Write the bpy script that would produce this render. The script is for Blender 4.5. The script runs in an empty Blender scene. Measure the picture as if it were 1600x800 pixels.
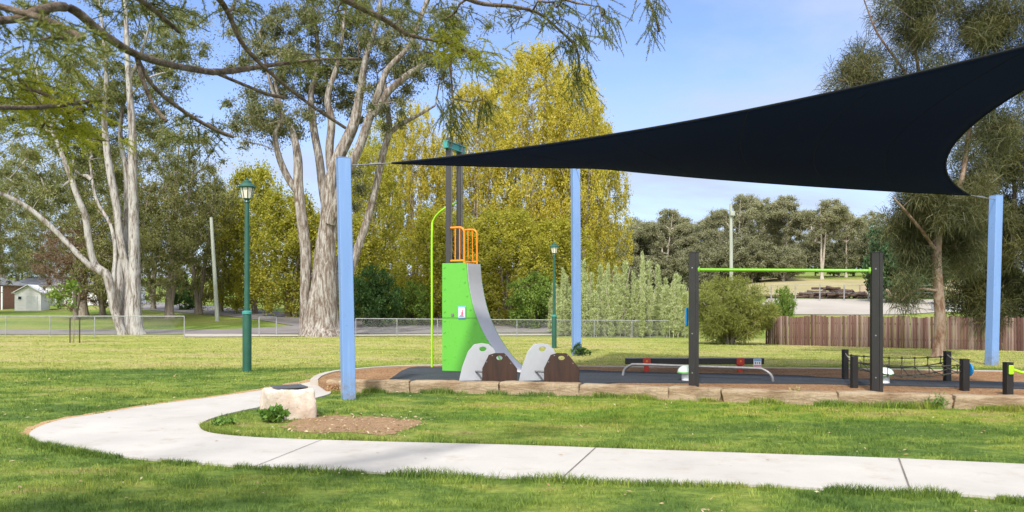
import bpy, bmesh, math, random
import numpy as np
from mathutils import Vector, Matrix
random.seed(7); rng = np.random.default_rng(11)
SC = bpy.context.scene; COL = SC.collection
F, HX, HY, CH = 1300.0, 800.0, 480.0, 1.55          # focal length, principal column and horizon row of the photograph, eye height

# ------------------------------------------------------------------ helpers
def P(px, py, D):
    return Vector(((px-HX)*D/F, D, CH-(py-HY)*D/F))
def sst(a, b, x):
    t = np.clip((np.asarray(x, float)-a)/(b-a), 0, 1); return t*t*(3-2*t)
def G(x, y):
    """height of the terrain"""
    x = np.asarray(x, float); y = np.asarray(y, float)
    yy = np.maximum(y, 1.0); u = x/np.maximum(yy, 20)
    amp = np.clip(0.31+0.36*u*1.35, .12, .72)
    z = -amp*sst(17, 50, y)
    s1 = 0.037+0.036*sst(0.08, 0.36, u)
    z = z + s1*np.clip(y-53, 0, 110)*sst(52, 62, y) + 0.045*np.clip(y-163, 0, 400)
    return z
def gp(px, py, zoff=0.0):
    """the point of the terrain seen at a pixel"""
    a, b = 3.0, 3.0
    f = lambda D: (CH-(py-HY)*D/F) - (float(G((px-HX)*D/F, D))+zoff)
    D = 3.0
    while D < 500:
        if f(D) <= 0: break
        D *= 1.02
    lo, hi = D/1.02, D
    for _ in range(30):
        m = (lo+hi)/2
        if f(m) > 0: lo = m
        else: hi = m
    D = (lo+hi)/2
    return Vector(((px-HX)*D/F, D, CH-(py-HY)*D/F))
def zp(px, py, z):
    D = (CH-z)*F/(py-HY); return Vector(((px-HX)*D/F, D, z))
def crom(pts, n):
    """smooth curve through points of any dimension"""
    pts = [np.array(p, float) for p in pts]
    p = [2*pts[0]-pts[1]]+pts+[2*pts[-1]-pts[-2]]; out = []
    for i in range(1, len(p)-2):
        for k in range(n):
            t = k/n
            out.append(.5*((2*p[i])+(p[i+1]-p[i-1])*t+(2*p[i-1]-5*p[i]+4*p[i+1]-p[i+2])*t*t+(3*p[i]-p[i-1]-3*p[i+1]+p[i+2])*t**3))
    out.append(pts[-1]); return np.array(out)

def root_loc(o):
    v = Vector((0, 0, 0))
    while o is not None:
        v += o.location; o = o.parent
    return v
def tag(o, label=None, cat=None, group=None, kind=None):
    if label: o['label'] = label
    if cat: o['category'] = cat
    if group: o['group'] = group
    if kind: o['kind'] = kind
    return o
def empty(name, loc, label, cat, group=None):
    o = bpy.data.objects.new(name, None); o.location = loc; o.empty_display_size = .2; COL.objects.link(o)
    return tag(o, label, cat, group)
def link(name, me, mat, parent=None, loc=(0, 0, 0)):
    if mat is not None: me.materials.append(mat)
    o = bpy.data.objects.new(name, me); o.location = loc; COL.objects.link(o)
    if parent is not None: o.parent = parent
    return o
def copy_tree(o, parent=None):
    c = o.copy(); COL.objects.link(c)
    if parent is not None: c.parent = parent
    for ch in list(o.children): copy_tree(ch, c)
    return c

class MB:
    """collects shapes, then links them as one mesh object"""
    def __init__(s): s.v = []; s.f = []
    def add(s, vs, fs):
        b = len(s.v); s.v += [tuple(v) for v in vs]; s.f += [tuple(i+b for i in f) for f in fs]; return s
    def box(s, c, size, rz=0.0, rx=0.0, ry=0.0, top=1.0):
        h = Vector(size)/2; R = Matrix.Rotation(rz, 3, 'Z') @ Matrix.Rotation(ry, 3, 'Y') @ Matrix.Rotation(rx, 3, 'X'); vs = []
        for z in (-1, 1):
            k = top if z > 0 else 1
            for x, y in ((-1, -1), (1, -1), (1, 1), (-1, 1)):
                vs.append(Vector(c)+R @ Vector((x*h.x*k, y*h.y*k, z*h.z)))
        return s.add(vs, [(3, 2, 1, 0), (4, 5, 6, 7), (0, 1, 5, 4), (1, 2, 6, 5), (2, 3, 7, 6), (3, 0, 4, 7)])
    def tube(s, pts, r, n=10, cap=True):
        pts = [Vector(p) for p in pts]; m = len(pts)
        rs = r if hasattr(r, '__len__') else [r]*m
        rings = []; prev = None
        for i, p in enumerate(pts):
            t = (pts[min(i+1, m-1)]-pts[max(i-1, 0)]).normalized()
            if prev is None:
                ref = Vector((0, 0, 1)) if abs(t.z) < .9 else Vector((1, 0, 0)); a = t.cross(ref).normalized()
            else:
                a = (prev-t*prev.dot(t)).normalized()
            b = t.cross(a); prev = a
            rings.append([p+(a*math.cos(2*math.pi*k/n)+b*math.sin(2*math.pi*k/n))*rs[i] for k in range(n)])
        vs = [v for q in rings for v in q]; fs = []
        for i in range(m-1):
            for k in range(n):
                fs.append((i*n+k, i*n+(k+1) % n, (i+1)*n+(k+1) % n, (i+1)*n+k))
        if cap: fs += [tuple(range(n-1, -1, -1)), tuple((m-1)*n+k for k in range(n))]
        return s.add(vs, fs)
    def lathe(s, c, prof, n=16, rz=0.0):
        vs = []; fs = []; c = Vector(c)
        for r, z in prof:
            for k in range(n):
                a = rz+2*math.pi*k/n; vs.append(c+Vector((r*math.cos(a), r*math.sin(a), z)))
        for i in range(len(prof)-1):
            for k in range(n): fs.append((i*n+k, i*n+(k+1) % n, (i+1)*n+(k+1) % n, (i+1)*n+k))
        fs += [tuple(range(n-1, -1, -1)), tuple((len(prof)-1)*n+k for k in range(n))]
        return s.add(vs, fs)
    def prism(s, poly, o, ux, uy, th):
        """outline in the plane (o, ux, uy) given the thickness vector th"""
        o, ux, uy, th = Vector(o), Vector(ux), Vector(uy), Vector(th); n = len(poly)
        a = [o+ux*p[0]+uy*p[1] for p in poly]
        return s.add(a+[p+th for p in a], [tuple(range(n-1, -1, -1)), tuple(range(n, 2*n))]+[(i, (i+1) % n, n+(i+1) % n, n+i) for i in range(n)])
    def build(s, name, mat, parent=None, smooth=False, bevel=0.0, seg=2, loc=None, fix=True):
        org = root_loc(parent) if parent is not None else Vector(loc if loc is not None else (0, 0, 0))
        me = bpy.data.meshes.new(name); me.from_pydata([tuple(Vector(v)-org) for v in s.v], [], s.f)
        bm = bmesh.new(); bm.from_mesh(me)
        if fix: bmesh.ops.recalc_face_normals(bm, faces=bm.faces)
        if bevel:
            es = [e for e in bm.edges if len(e.link_faces) == 2 and e.calc_face_angle(0) > .5]
            bmesh.ops.bevel(bm, geom=es, offset=bevel, segments=seg, affect='EDGES', profile=.5)
        bm.to_mesh(me); bm.free()
        if smooth:
            me.shade_smooth()
            if smooth != 'all':
                try: me.set_sharp_from_angle(angle=math.radians(38))
                except Exception: pass
        return link(name, me, mat, parent, (0, 0, 0) if parent is not None else org)

def np_mesh(name, verts, polys, rnd=None, smooth=False):
    """verts (N,3); polys: list of integer arrays (M,k)"""
    me = bpy.data.meshes.new(name); verts = np.asarray(verts, np.float32)
    me.vertices.add(len(verts)); me.vertices.foreach_set('co', verts.ravel())
    idx = np.concatenate([p.ravel() for p in polys]).astype(np.int32)
    tot = np.concatenate([np.full(len(p), p.shape[1], np.int32) for p in polys])
    st = np.concatenate([[0], np.cumsum(tot)[:-1]]).astype(np.int32)
    me.loops.add(len(idx)); me.loops.foreach_set('vertex_index', idx)
    me.polygons.add(len(tot)); me.polygons.foreach_set('loop_start', st)
    try: me.polygons.foreach_set('loop_total', tot)
    except Exception: pass
    if rnd is not None:
        at = me.attributes.new('rnd', 'FLOAT', 'FACE'); at.data.foreach_set('value', np.asarray(rnd, np.float32))
    me.update(calc_edges=True); me.validate()
    if smooth: me.shade_smooth()
    return me

# ------------------------------------------------------------------ materials
def new_mat(name):
    m = bpy.data.materials.new(name); m.use_nodes = True; nt = m.node_tree; nt.nodes.clear()
    return m, nt
class NT:
    def __init__(s, nt): s.nt = nt
    def n(s, t, **kw):
        nd = s.nt.nodes.new(t)
        for k, v in kw.items():
            if k.startswith('i_'):
                key = k[2:]; key = int(key) if key.isdigit() else key.replace('_', ' ')
                sock = nd.inputs[key]
                if isinstance(v, bpy.types.NodeSocket): s.nt.links.new(v, sock)
                else: sock.default_value = v
            else: setattr(nd, k, v)
        return nd
    def l(s, a, b): s.nt.links.new(a, b)
    def noise(s, vec, scale, detail=4, rough=.6, dist=0.0):
        return s.n('ShaderNodeTexNoise', i_Vector=vec, i_Scale=scale, i_Detail=detail, i_Roughness=rough, i_Distortion=dist).outputs['Fac']
    def ramp(s, fac, stops):
        r = s.n('ShaderNodeValToRGB', i_Fac=fac); e = r.color_ramp.elements
        while len(e) > 1: e.remove(e[-1])
        for i, (p, c) in enumerate(stops):
            q = e[0] if i == 0 else e.new(p)
            q.position = p; q.color = (*c, 1) if len(c) == 3 else c
        return r.outputs['Color']
    def mix(s, fac, a, b, mode='MIX'):
        m = s.n('ShaderNodeMix', data_type='RGBA', blend_type=mode)
        for k, v in ((0, fac), (6, a), (7, b)):
            if isinstance(v, bpy.types.NodeSocket): s.nt.links.new(v, m.inputs[k])
            else: m.inputs[k].default_value = v if k == 0 else ((*v, 1) if len(v) == 3 else v)
        return m.outputs[2]
    def math(s, op, a, b=0.0, c=0.0, clamp=False):
        m = s.n('ShaderNodeMath', operation=op, use_clamp=clamp)
        for k, v in enumerate((a, b, c)):
            if isinstance(v, bpy.types.NodeSocket): s.nt.links.new(v, m.inputs[k])
            else: m.inputs[k].default_value = v
        return m.outputs[0]
    def mapr(s, v, a, b, c=0.0, d=1.0, smooth=True):
        return s.n('ShaderNodeMapRange', interpolation_type='SMOOTHSTEP' if smooth else 'LINEAR', i_0=v, i_1=a, i_2=b, i_3=c, i_4=d).outputs[0]
    def coord(s, kind='Object', scale=(1, 1, 1)):
        t = s.n('ShaderNodeTexCoord').outputs[kind] if kind != 'Position' else s.n('ShaderNodeNewGeometry').outputs['Position']
        if scale != (1, 1, 1):
            t = s.n('ShaderNodeMapping', i_Vector=t, i_Scale=scale).outputs[0]
        return t
    def out(s, sh): s.l(sh, s.n('ShaderNodeOutputMaterial').inputs['Surface'])
    def bump(s, h, strength, dist=.02): return s.n('ShaderNodeBump', i_Height=h, i_Strength=strength, i_Distance=dist).outputs[0]

def paint(name, col, col2=None, scale=3.0, rough=.5, metal=0.0, bump=0.0, bscale=60.0, stretch=(1, 1, 1), spec=.5, grime=None, coord='Object', sharp=(.35, .65)):
    m, nt = new_mat(name); t = NT(nt); v = t.coord(coord, stretch)
    f = t.noise(v, scale, 6, .62)
    c2 = col2 or tuple(x*.82 for x in col)
    c = t.ramp(f, [(sharp[0], c2), (sharp[1], col)])
    if grime:
        g = t.mapr(t.noise(v, scale*2.7+1.3, 7, .7), .52, .74, 0, grime[1]); c = t.mix(g, c, grime[0])
    b = t.n('ShaderNodeBsdfPrincipled', i_Base_Color=c, i_Metallic=metal)
    t.l(t.mapr(t.noise(v, scale*6, 3), .3, .7, max(rough-.1, .03), min(rough+.1, 1)), b.inputs['Roughness'])
    b.inputs['Specular IOR Level'].default_value = spec
    if bump: t.l(t.bump(t.noise(v, bscale, 5, .65), bump, .01), b.inputs['Normal'])
    t.out(b.outputs[0]); return m

def leafmat(name, stops, trans=.35, nscale=.35, rough=.5, k=1.35):
    """stops: colours drawn at random leaf by leaf, drifting slowly through the crown"""
    stops = [tuple(min(.6, x*k) for x in q) for q in stops]
    m, nt = new_mat(name); t = NT(nt)
    a = t.n('ShaderNodeAttribute', attribute_name='rnd').outputs['Fac']
    nz = t.noise(t.coord('Object'), nscale, 3, .6)
    f = t.math('ADD', t.math('MULTIPLY', a, .55), t.math('MULTIPLY', t.math('SUBTRACT', nz, .28), 1.05), clamp=True)
    c = t.ramp(f, [(i/(len(stops)-1), s) for i, s in enumerate(stops)])
    b = t.n('ShaderNodeBsdfPrincipled', i_Base_Color=c, i_Roughness=rough)
    b.inputs['Specular IOR Level'].default_value = .25
    tr = t.n('ShaderNodeBsdfTranslucent', i_Color=t.mix(1.0, c, (1.05, 1.1, .55), 'MULTIPLY'))
    ms = t.n('ShaderNodeMixShader', i_0=trans, i_1=b.outputs[0], i_2=tr.outputs[0])
    t.out(ms.outputs[0]); return m

def barkmat(name, stops, zs=.22, scale=4.0, bump=.5):
    m, nt = new_mat(name); t = NT(nt); v = t.coord('Object', (1, 1, zs))
    f = t.noise(v, scale, 6, .62, .6); f2 = t.noise(v, scale*4.5, 5, .65)
    ff = t.math('ADD', t.math('MULTIPLY', f, .72), t.math('MULTIPLY', f2, .28))
    c = t.ramp(ff, stops)
    b = t.n('ShaderNodeBsdfPrincipled', i_Base_Color=c, i_Roughness=.85); b.inputs['Specular IOR Level'].default_value = .2
    t.l(t.bump(ff, bump, .06), b.inputs['Normal']); t.out(b.outputs[0]); return m

def lawn_color(t):
    """colour of the lawn: lush, worn and dry patches on the ground, with near shade and far sun in the tones"""
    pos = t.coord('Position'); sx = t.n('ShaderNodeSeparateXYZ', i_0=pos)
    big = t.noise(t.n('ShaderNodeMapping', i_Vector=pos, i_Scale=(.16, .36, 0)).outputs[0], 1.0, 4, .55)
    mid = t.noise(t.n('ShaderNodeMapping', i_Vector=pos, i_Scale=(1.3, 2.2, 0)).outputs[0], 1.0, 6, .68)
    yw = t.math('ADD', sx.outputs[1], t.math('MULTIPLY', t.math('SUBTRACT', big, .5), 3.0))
    far = t.mapr(yw, 20.2, 22.4)  # tree-shade edge put into the colour, along with lush-to-dry grass
    # bright worn strip between the edging and the path
    strip = t.math('MULTIPLY', t.mapr(sx.outputs[0], -1.6, 0.0), t.math('MULTIPLY', t.mapr(yw, 10.6, 11.6), t.mapr(yw, 14.6, 13.4, 0, 1)))
    f = t.math('ADD', t.math('MULTIPLY', big, .55), t.math('MULTIPLY', mid, .45)); f = t.math('ADD', t.math('MULTIPLY', t.math('SUBTRACT', f, .5), 1.9), .475)
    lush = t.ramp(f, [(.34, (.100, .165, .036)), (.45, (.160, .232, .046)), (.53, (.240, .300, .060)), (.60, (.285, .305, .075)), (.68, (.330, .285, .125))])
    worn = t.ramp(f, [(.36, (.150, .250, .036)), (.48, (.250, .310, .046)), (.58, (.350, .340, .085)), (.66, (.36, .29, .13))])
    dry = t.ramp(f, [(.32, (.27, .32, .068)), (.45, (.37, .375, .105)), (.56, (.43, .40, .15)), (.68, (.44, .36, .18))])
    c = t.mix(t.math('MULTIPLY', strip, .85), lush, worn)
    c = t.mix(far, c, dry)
    return c, sx, f

def grass_mat(name, blade=True):
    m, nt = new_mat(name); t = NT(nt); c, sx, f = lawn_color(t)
    if blade:
        a = t.n('ShaderNodeAttribute', attribute_name='rnd').outputs['Fac']
        c = t.mix(1.0, c, t.ramp(a, [(0, (.40, .50, .42)), (.45, (.90, .97, .85)), (.85, (1.35, 1.28, 1.1)), (1, (1.9, 1.6, 1.7))]), 'MULTIPLY')
        b = t.n('ShaderNodeBsdfPrincipled', i_Base_Color=c, i_Roughness=.55); b.inputs['Specular IOR Level'].default_value = .2
        tr = t.n('ShaderNodeBsdfTranslucent', i_Color=c)
        t.out(t.n('ShaderNodeMixShader', i_0=.3, i_1=b.outputs[0], i_2=tr.outputs[0]).outputs[0])
    else:
        pos = t.coord('Position')
        far2 = t.mapr(sx.outputs[1], 48, 56)
        n2 = t.noise(pos, .09, 4, .6)
        hill = t.ramp(n2, [(.35, (.13, .21, .035)), (.5, (.22, .28, .055)), (.68, (.34, .32, .11))])
        c = t.mix(far2, c, hill)
        c = t.mix(t.mapr(t.noise(pos, 9, 6, .7), .35, .75), t.mix(1.0, c, (.62, .64, .62), 'MULTIPLY'), t.mix(1.0, c, (1.1, 1.08, 1.05), 'MULTIPLY'))
        b = t.n('ShaderNodeBsdfPrincipled', i_Base_Color=c, i_Roughness=.95); b.inputs['Specular IOR Level'].default_value = .1
        t.l(t.bump(t.noise(pos, 26, 6, .7), .8, .05), b.inputs['Normal']); t.out(b.outputs[0])
    return m

def concrete(name, col, dirt, scale=.8):
    m, nt = new_mat(name); t = NT(nt); pos = t.coord('Position')
    a = t.noise(pos, scale, 5, .6); fine = t.noise(pos, 45, 6, .7)
    c = t.ramp(a, [(.3, tuple(x*.80 for x in col)), (.7, col)])
    c = t.mix(t.mapr(t.noise(t.n('ShaderNodeMapping', i_Vector=pos, i_Rotation=(0, 0, .12), i_Scale=(3, 90, 1)).outputs[0], 1.5, 4, .6), .4, .7, 0, .18), c, tuple(x*.7 for x in col))
    c = t.mix(t.mapr(fine, .35, .7, 0, .25), c, tuple(x*.72 for x in col))
    c = t.mix(t.mapr(t.noise(pos, 2.2, 7, .72), .50, .74, 0, .6), c, dirt)
    vv = t.n('ShaderNodeTexVoronoi', i_Vector=pos, i_Scale=3.1); c = t.mix(t.mapr(vv.outputs['Distance'], .015, .05, .5, 0), c, (.16, .12, .08))
    b = t.n('ShaderNodeBsdfPrincipled', i_Base_Color=c, i_Roughness=.85); b.inputs['Specular IOR Level'].default_value = .25
    t.l(t.bump(fine, .25, .006), b.inputs['Normal']); t.out(b.outputs[0]); return m

def chips(name, cols, scale=38, bump=.9):
    m, nt = new_mat(name); t = NT(nt); pos = t.coord('Position')
    v = t.n('ShaderNodeTexVoronoi', i_Vector=t.n('ShaderNodeMapping', i_Vector=pos, i_Scale=(1, 1.7, 1)).outputs[0], i_Scale=scale)
    sep = t.n('ShaderNodeSeparateColor', i_0=v.outputs['Color'])
    f = t.math('ADD', t.math('MULTIPLY', sep.outputs[0], .55), t.math('MULTIPLY', t.noise(pos, 1.4, 5, .65), .45))
    c = t.ramp(f, [(.2+.6*i/(len(cols)-1), k) for i, k in enumerate(cols)])
    b = t.n('ShaderNodeBsdfPrincipled', i_Base_Color=c, i_Roughness=.95); b.inputs['Specular IOR Level'].default_value = .1
    t.l(t.bump(t.math('ADD', sep.outputs[1], v.outputs['Distance']), bump, .03), b.inputs['Normal']); t.out(b.outputs[0]); return m

def sandstone(name):
    m, nt = new_mat(name); t = NT(nt); pos = t.coord('Object')
    band = t.noise(t.n('ShaderNodeMapping', i_Vector=pos, i_Scale=(.6, .6, 4)).outputs[0], 2.6, 6, .62, .5)
    fine = t.noise(pos, 34, 6, .72)
    c = t.ramp(band, [(.30, (.15, .095, .055)), (.42, (.27, .19, .115)), (.54, (.36, .275, .18)), (.72, (.45, .37, .265))])
    c = t.mix(t.mapr(fine, .42, .72, 0, .55), c, (.23, .16, .105))
    c = t.mix(t.mapr(t.noise(pos, 3.3, 6, .7), .55, .74, 0, .5), c, (.13, .095, .065))
    b = t.n('ShaderNodeBsdfPrincipled', i_Base_Color=c, i_Roughness=.92); b.inputs['Specular IOR Level'].default_value = .15
    t.l(t.bump(t.math('ADD', fine, t.math('MULTIPLY', band, 1.5)), .7, .03), b.inputs['Normal']); t.out(b.outputs[0]); return m

MT = dict(
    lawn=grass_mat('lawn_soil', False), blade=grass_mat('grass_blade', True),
    path=concrete('pale_concrete', (.475, .445, .405), (.31, .27, .22)), kerb=concrete('kerb_concrete', (.46, .42, .36), (.32, .25, .18), 1.5),
    joint=paint('joint_dark', (.17, .145, .12), (.10, .085, .07), 3, rough=.95),  # own dark colour of the path joints
    mulch=chips('bark_mulch', [(.17, .085, .040), (.33, .175, .085), (.44, .26, .135), (.54, .36, .21)]),
    dirt=chips('bare_dirt', [(.20, .125, .07), (.30, .19, .11), (.38, .26, .15)], 70, .5),
    sand=chips('path_side_dirt', [(.33, .20, .10), (.46, .29, .15), (.54, .37, .20)], 60, .6),
    rubber=paint('rubber_softfall', (.036, .042, .050), (.024, .028, .034), 2.5, .88, bump=.6, bscale=240, coord='Position'),
    asphalt=paint('asphalt', (.22, .195, .185), (.165, .148, .142), .5, .92, bump=.4, bscale=60, coord='Position', grime=((.28, .25, .22), .5)),
    gravel=paint('gravel_yard', (.38, .345, .30), (.29, .255, .215), .12, .95, bump=.5, bscale=8, coord='Position', grime=((.34, .29, .22), .6)),
    sandstone=sandstone('sandstone'),
    boulder=paint('pale_boulder', (.64, .55, .46), (.47, .37, .28), 5, .92, bump=.9, bscale=22, grime=((.27, .16, .10), .75)),
    plaque=paint('slate_plaque', (.095, .10, .105), (.06, .062, .066), 7, .45, metal=.2),
    blue=None,
    steel=paint('galvanised_steel', (.27, .26, .26), (.20, .195, .195), 9, .55, metal=.5),
    dullsteel=paint('weathered_fence_steel', (.36, .37, .37), (.26, .27, .27), 4, .6, metal=.4),
    sail=None, sailedge=paint('sail_webbing', (.008, .010, .014), rough=.8, spec=.2),
    lime=paint('lime_panel', (.115, .44, .046), (.105, .41, .042), 1.4, .36, spec=.45),
    limetube=paint('lime_tube', (.36, .66, .015), (.32, .60, .013), 4, .35),
    limebar=paint('lime_bar', (.165, .40, .020), (.145, .35, .018), 6, .38),
    orange=paint('orange_tube', (.80, .27, .008), (.72, .23, .006), 4, .36),
    teal=paint('teal_beam', (.045, .27, .245), (.038, .235, .21), 3, .4),
    charcoal=paint('charcoal_post', (.045, .042, .042), (.034, .032, .032), 3, .5, stretch=(1, 1, .3)),
    black=paint('black_post', (.0125, .0115, .011), (.008, .0075, .007), 5, .55, stretch=(1, 1, .3), grime=((.030, .027, .024), .5)),
    chute=paint('grey_slide', (.64, .63, .65), (.59, .58, .60), 2, .38, spec=.5),
    greyboard=paint('grey_board', (.42, .43, .45), (.37, .38, .40), 2, .42),
    brown=paint('brown_board', (.044, .016, .006), (.020, .008, .004), 3.2, .5, stretch=(4, 4, .4)),
    red=paint('red_bracket', (.42, .028, .012), (.36, .022, .010), 5, .4),
    white=paint('white_paint', (.72, .74, .74), (.62, .64, .64), 3, .5),
    mint=paint('mint_pod', (.60, .72, .63), (.55, .67, .58), 3, .45), podrim=paint('green_rim', (.22, .56, .16), rough=.45),
    bluebit=paint('blue_plate', (.015, .19, .46), (.013, .165, .40), 4, .4),
    signblue=paint('sign_frame_blue', (.17, .38, .60), rough=.4), pink=paint('sign_pink', (.70, .13, .22), rough=.5), ink=paint('sign_ink', (.10, .12, .28), rough=.5),
    rope=paint('dark_rope', (.030, .030, .024), (.05, .05, .035), 30, .9), palerope=paint('pale_rope', (.42, .38, .30), rough=.9),
    lampgreen=paint('dark_green_lamp_paint', (.016, .088, .058), (.012, .068, .046), 3, .4, grime=((.05, .12, .09), .5)),
    lampglass=paint('frosted_lamp_glass', (.74, .70, .60), (.62, .58, .49), 6, .25),
    polewood=paint('weathered_pole', (.42, .45, .38), (.30, .32, .26), 4, .85, bump=.5, bscale=20, stretch=(1, 1, .1), grime=((.20, .19, .15), .6)),
    paling=None, tin=paint('roof_tin', (.20, .20, .21), (.15, .15, .16), 1.2, .5), brick=paint('red_brick', (.36, .17, .11), (.27, .12, .08), 6, .9),
    weatherboard=paint('white_weatherboard', (.80, .80, .79), (.72, .72, .72), .8, .6, stretch=(1, 1, 6)), window=paint('dark_window', (.04, .05, .06), rough=.1),
    log=paint('old_logs', (.12, .075, .055), (.07, .045, .035), 2, .95, bump=.6, bscale=12), tanwall=paint('tan_low_wall', (.50, .39, .27), (.40, .31, .21), .5, .9),
    gumbark=barkmat('gum_bark', [(.32, (.085, .062, .048)), (.43, (.16, .13, .105)), (.48, (.28, .255, .235)), (.56, (.41, .395, .375)), (.70, (.28, .275, .27))]),
    roughbark=barkmat('rough_gum_bark', [(.34, (.075, .052, .040)), (.455, (.15, .115, .09)), (.525, (.26, .23, .205)), (.62, (.39, .37, .35))], zs=.2, scale=6.5, bump=.9),
    darkbark=barkmat('dark_bark', [(.35, (.045, .035, .028)), (.65, (.14, .11, .085))]), greybark=barkmat('grey_bark', [(.35, (.12, .095, .075)), (.6, (.32, .27, .22))]),
    palebark=barkmat('pale_far_bark', [(.35, (.28, .23, .18)), (.6, (.50, .44, .37))]),
    casbark=barkmat('casuarina_bark', [(.36, (.08, .045, .028)), (.45, (.16, .095, .06)), (.53, (.235, .175, .13)), (.68, (.29, .24, .195))], zs=.4, scale=4),
    limbbark=barkmat('overhead_limb_bark', [(.35, (.05, .036, .026)), (.5, (.145, .105, .075)), (.66, (.28, .23, .18))], zs=1, scale=16, bump=.8),
    gumleaf=leafmat('gum_leaf', [(.066, .078, .028), (.125, .138, .050), (.185, .190, .076), (.26, .24, .12)], .35),
    gumleaf2=leafmat('centre_gum_leaf', [(.046, .056, .026), (.094, .104, .044), (.150, .150, .072), (.22, .20, .115)], .3),
    olive=leafmat('olive_leaf', [(.062, .070, .024), (.120, .126, .044), (.185, .180, .066), (.27, .24, .105)], .35),
    purple=leafmat('plum_leaf', [(.085, .055, .040), (.14, .09, .06), (.18, .13, .08)], .3),
    poplar=leafmat('poplar_leaf', [(.190, .172, .026), (.345, .288, .040), (.485, .385, .065), (.60, .47, .12)], .5, .22),
    poplar2=leafmat('green_poplar_leaf', [(.130, .148, .022), (.240, .238, .034), (.345, .315, .050), (.46, .40, .09)], .5, .22),
    shrub=leafmat('dark_shrub_leaf', [(.022, .050, .014), (.045, .095, .022), (.085, .145, .036)], .3),
    fresh=leafmat('fresh_shrub_leaf', [(.06, .11, .018), (.12, .18, .03), (.19, .24, .045)], .35),
    wisp=leafmat('wispy_bush_leaf', [(.100, .120, .028), (.175, .190, .046), (.25, .24, .075)], .35),
    cane=leafmat('silver_sapling_leaf', [(.24, .28, .13), (.37, .405, .21), (.50, .52, .33)], .35),
    forest=leafmat('forest_leaf', [(.130, .134, .078), (.21, .208, .125), (.29, .275, .175)], .35, .3),  # far tree line: slight haze put in as lighter leaf colours
    forest2=leafmat('forest_understory_leaf', [(.115, .120, .072), (.18, .180, .108), (.25, .235, .150)], .35, .25),
    darktree=leafmat('dark_green_leaf', [(.020, .042, .018), (.040, .076, .030), (.072, .115, .045)], .25),
    casleaf=leafmat('casuarina_needles', [(.026, .034, .015), (.054, .062, .026), (.092, .090, .037), (.14, .12, .052)], .25, .45),
    casdark=leafmat('dark_casuarina_needles', [(.018, .026, .011), (.038, .045, .017), (.070, .068, .022), (.12, .105, .025)], .2, .4),
    needle=leafmat('overhead_needles', [(.050, .058, .020), (.095, .105, .030), (.150, .160, .042), (.24, .235, .060)], .35, .9),
    needlebright=leafmat('overhead_bright_needles', [(.19, .195, .025), (.31, .305, .040), (.42, .40, .07)], .55, .9),
    weed=leafmat('weed_leaf', [(.05, .11, .022), (.09, .17, .03), (.16, .22, .05)], .3, 2.0),
    straw=leafmat('straw_weed', [(.20, .16, .07), (.30, .25, .11), (.16, .20, .05)], .3, 2.0),
)
m, nt = new_mat('blue_post_paint'); t = NT(nt); v = t.coord('Object')
c = t.ramp(t.noise(t.n('ShaderNodeMapping', i_Vector=v, i_Scale=(1, 1, .15)).outputs[0], 4, 5), [(.3, (.145, .255, .49)), (.7, (.17, .29, .55))])
c = t.mix(t.mapr(t.noise(t.n('ShaderNodeMapping', i_Vector=v, i_Scale=(14, 14, .5)).outputs[0], 2, 6, .7), .52, .75, 0, .5), c, (.25, .36, .56))
z = t.n('ShaderNodeSeparateXYZ', i_0=v).outputs[2]
sp_ = t.math('MULTIPLY', t.mapr(z, .55, 0.0, 0, 1), t.mapr(t.noise(v, 9, 7, .75), .35, .65, .05, .75)); c = t.mix(sp_, c, (.17, .15, .12))
b = t.n('ShaderNodeBsdfPrincipled', i_Base_Color=c); t.l(t.mapr(t.noise(v, 6, 5), .3, .7, .25, .5), b.inputs['Roughness']); t.out(b.outputs[0]); MT['blue'] = m
m, nt = new_mat('shade_cloth'); t = NT(nt); v = t.coord('Object')
c = t.ramp(t.noise(v, .35, 3), [(.35, (.0150, .0280, .125)), (.65, (.0180, .0325, .140))])
wv = t.noise(t.n('ShaderNodeMapping', i_Vector=v, i_Scale=(3, 60, 60)).outputs[0], 6, 3)
b = t.n('ShaderNodeBsdfPrincipled', i_Base_Color=c, i_Roughness=.9); b.inputs['Specular IOR Level'].default_value = .06
t.l(t.bump(wv, .15, .003), b.inputs['Normal'])
t.out(t.n('ShaderNodeMixShader', i_0=.35, i_1=b.outputs[0], i_2=t.n('ShaderNodeBsdfTranslucent', i_Color=(.012, .022, .075, 1)).outputs[0]).outputs[0]); MT['sail'] = m
m, nt = new_mat('weathered_paling'); t = NT(nt); v = t.coord('Object', (7, 7, .5)); a = t.n('ShaderNodeAttribute', attribute_name='rnd').outputs['Fac']
f = t.math('ADD', t.math('MULTIPLY', a, .6), t.math('MULTIPLY', t.noise(v, 2, 5, .65), .5))
c = t.ramp(f, [(.2, (.060, .026, .020)), (.45, (.105, .050, .037)), (.68, (.14, .085, .066)), (.9, (.25, .185, .15))])
b = t.n('ShaderNodeBsdfPrincipled', i_Base_Color=c, i_Roughness=.95); t.out(b.outputs[0]); MT['paling'] = m

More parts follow.
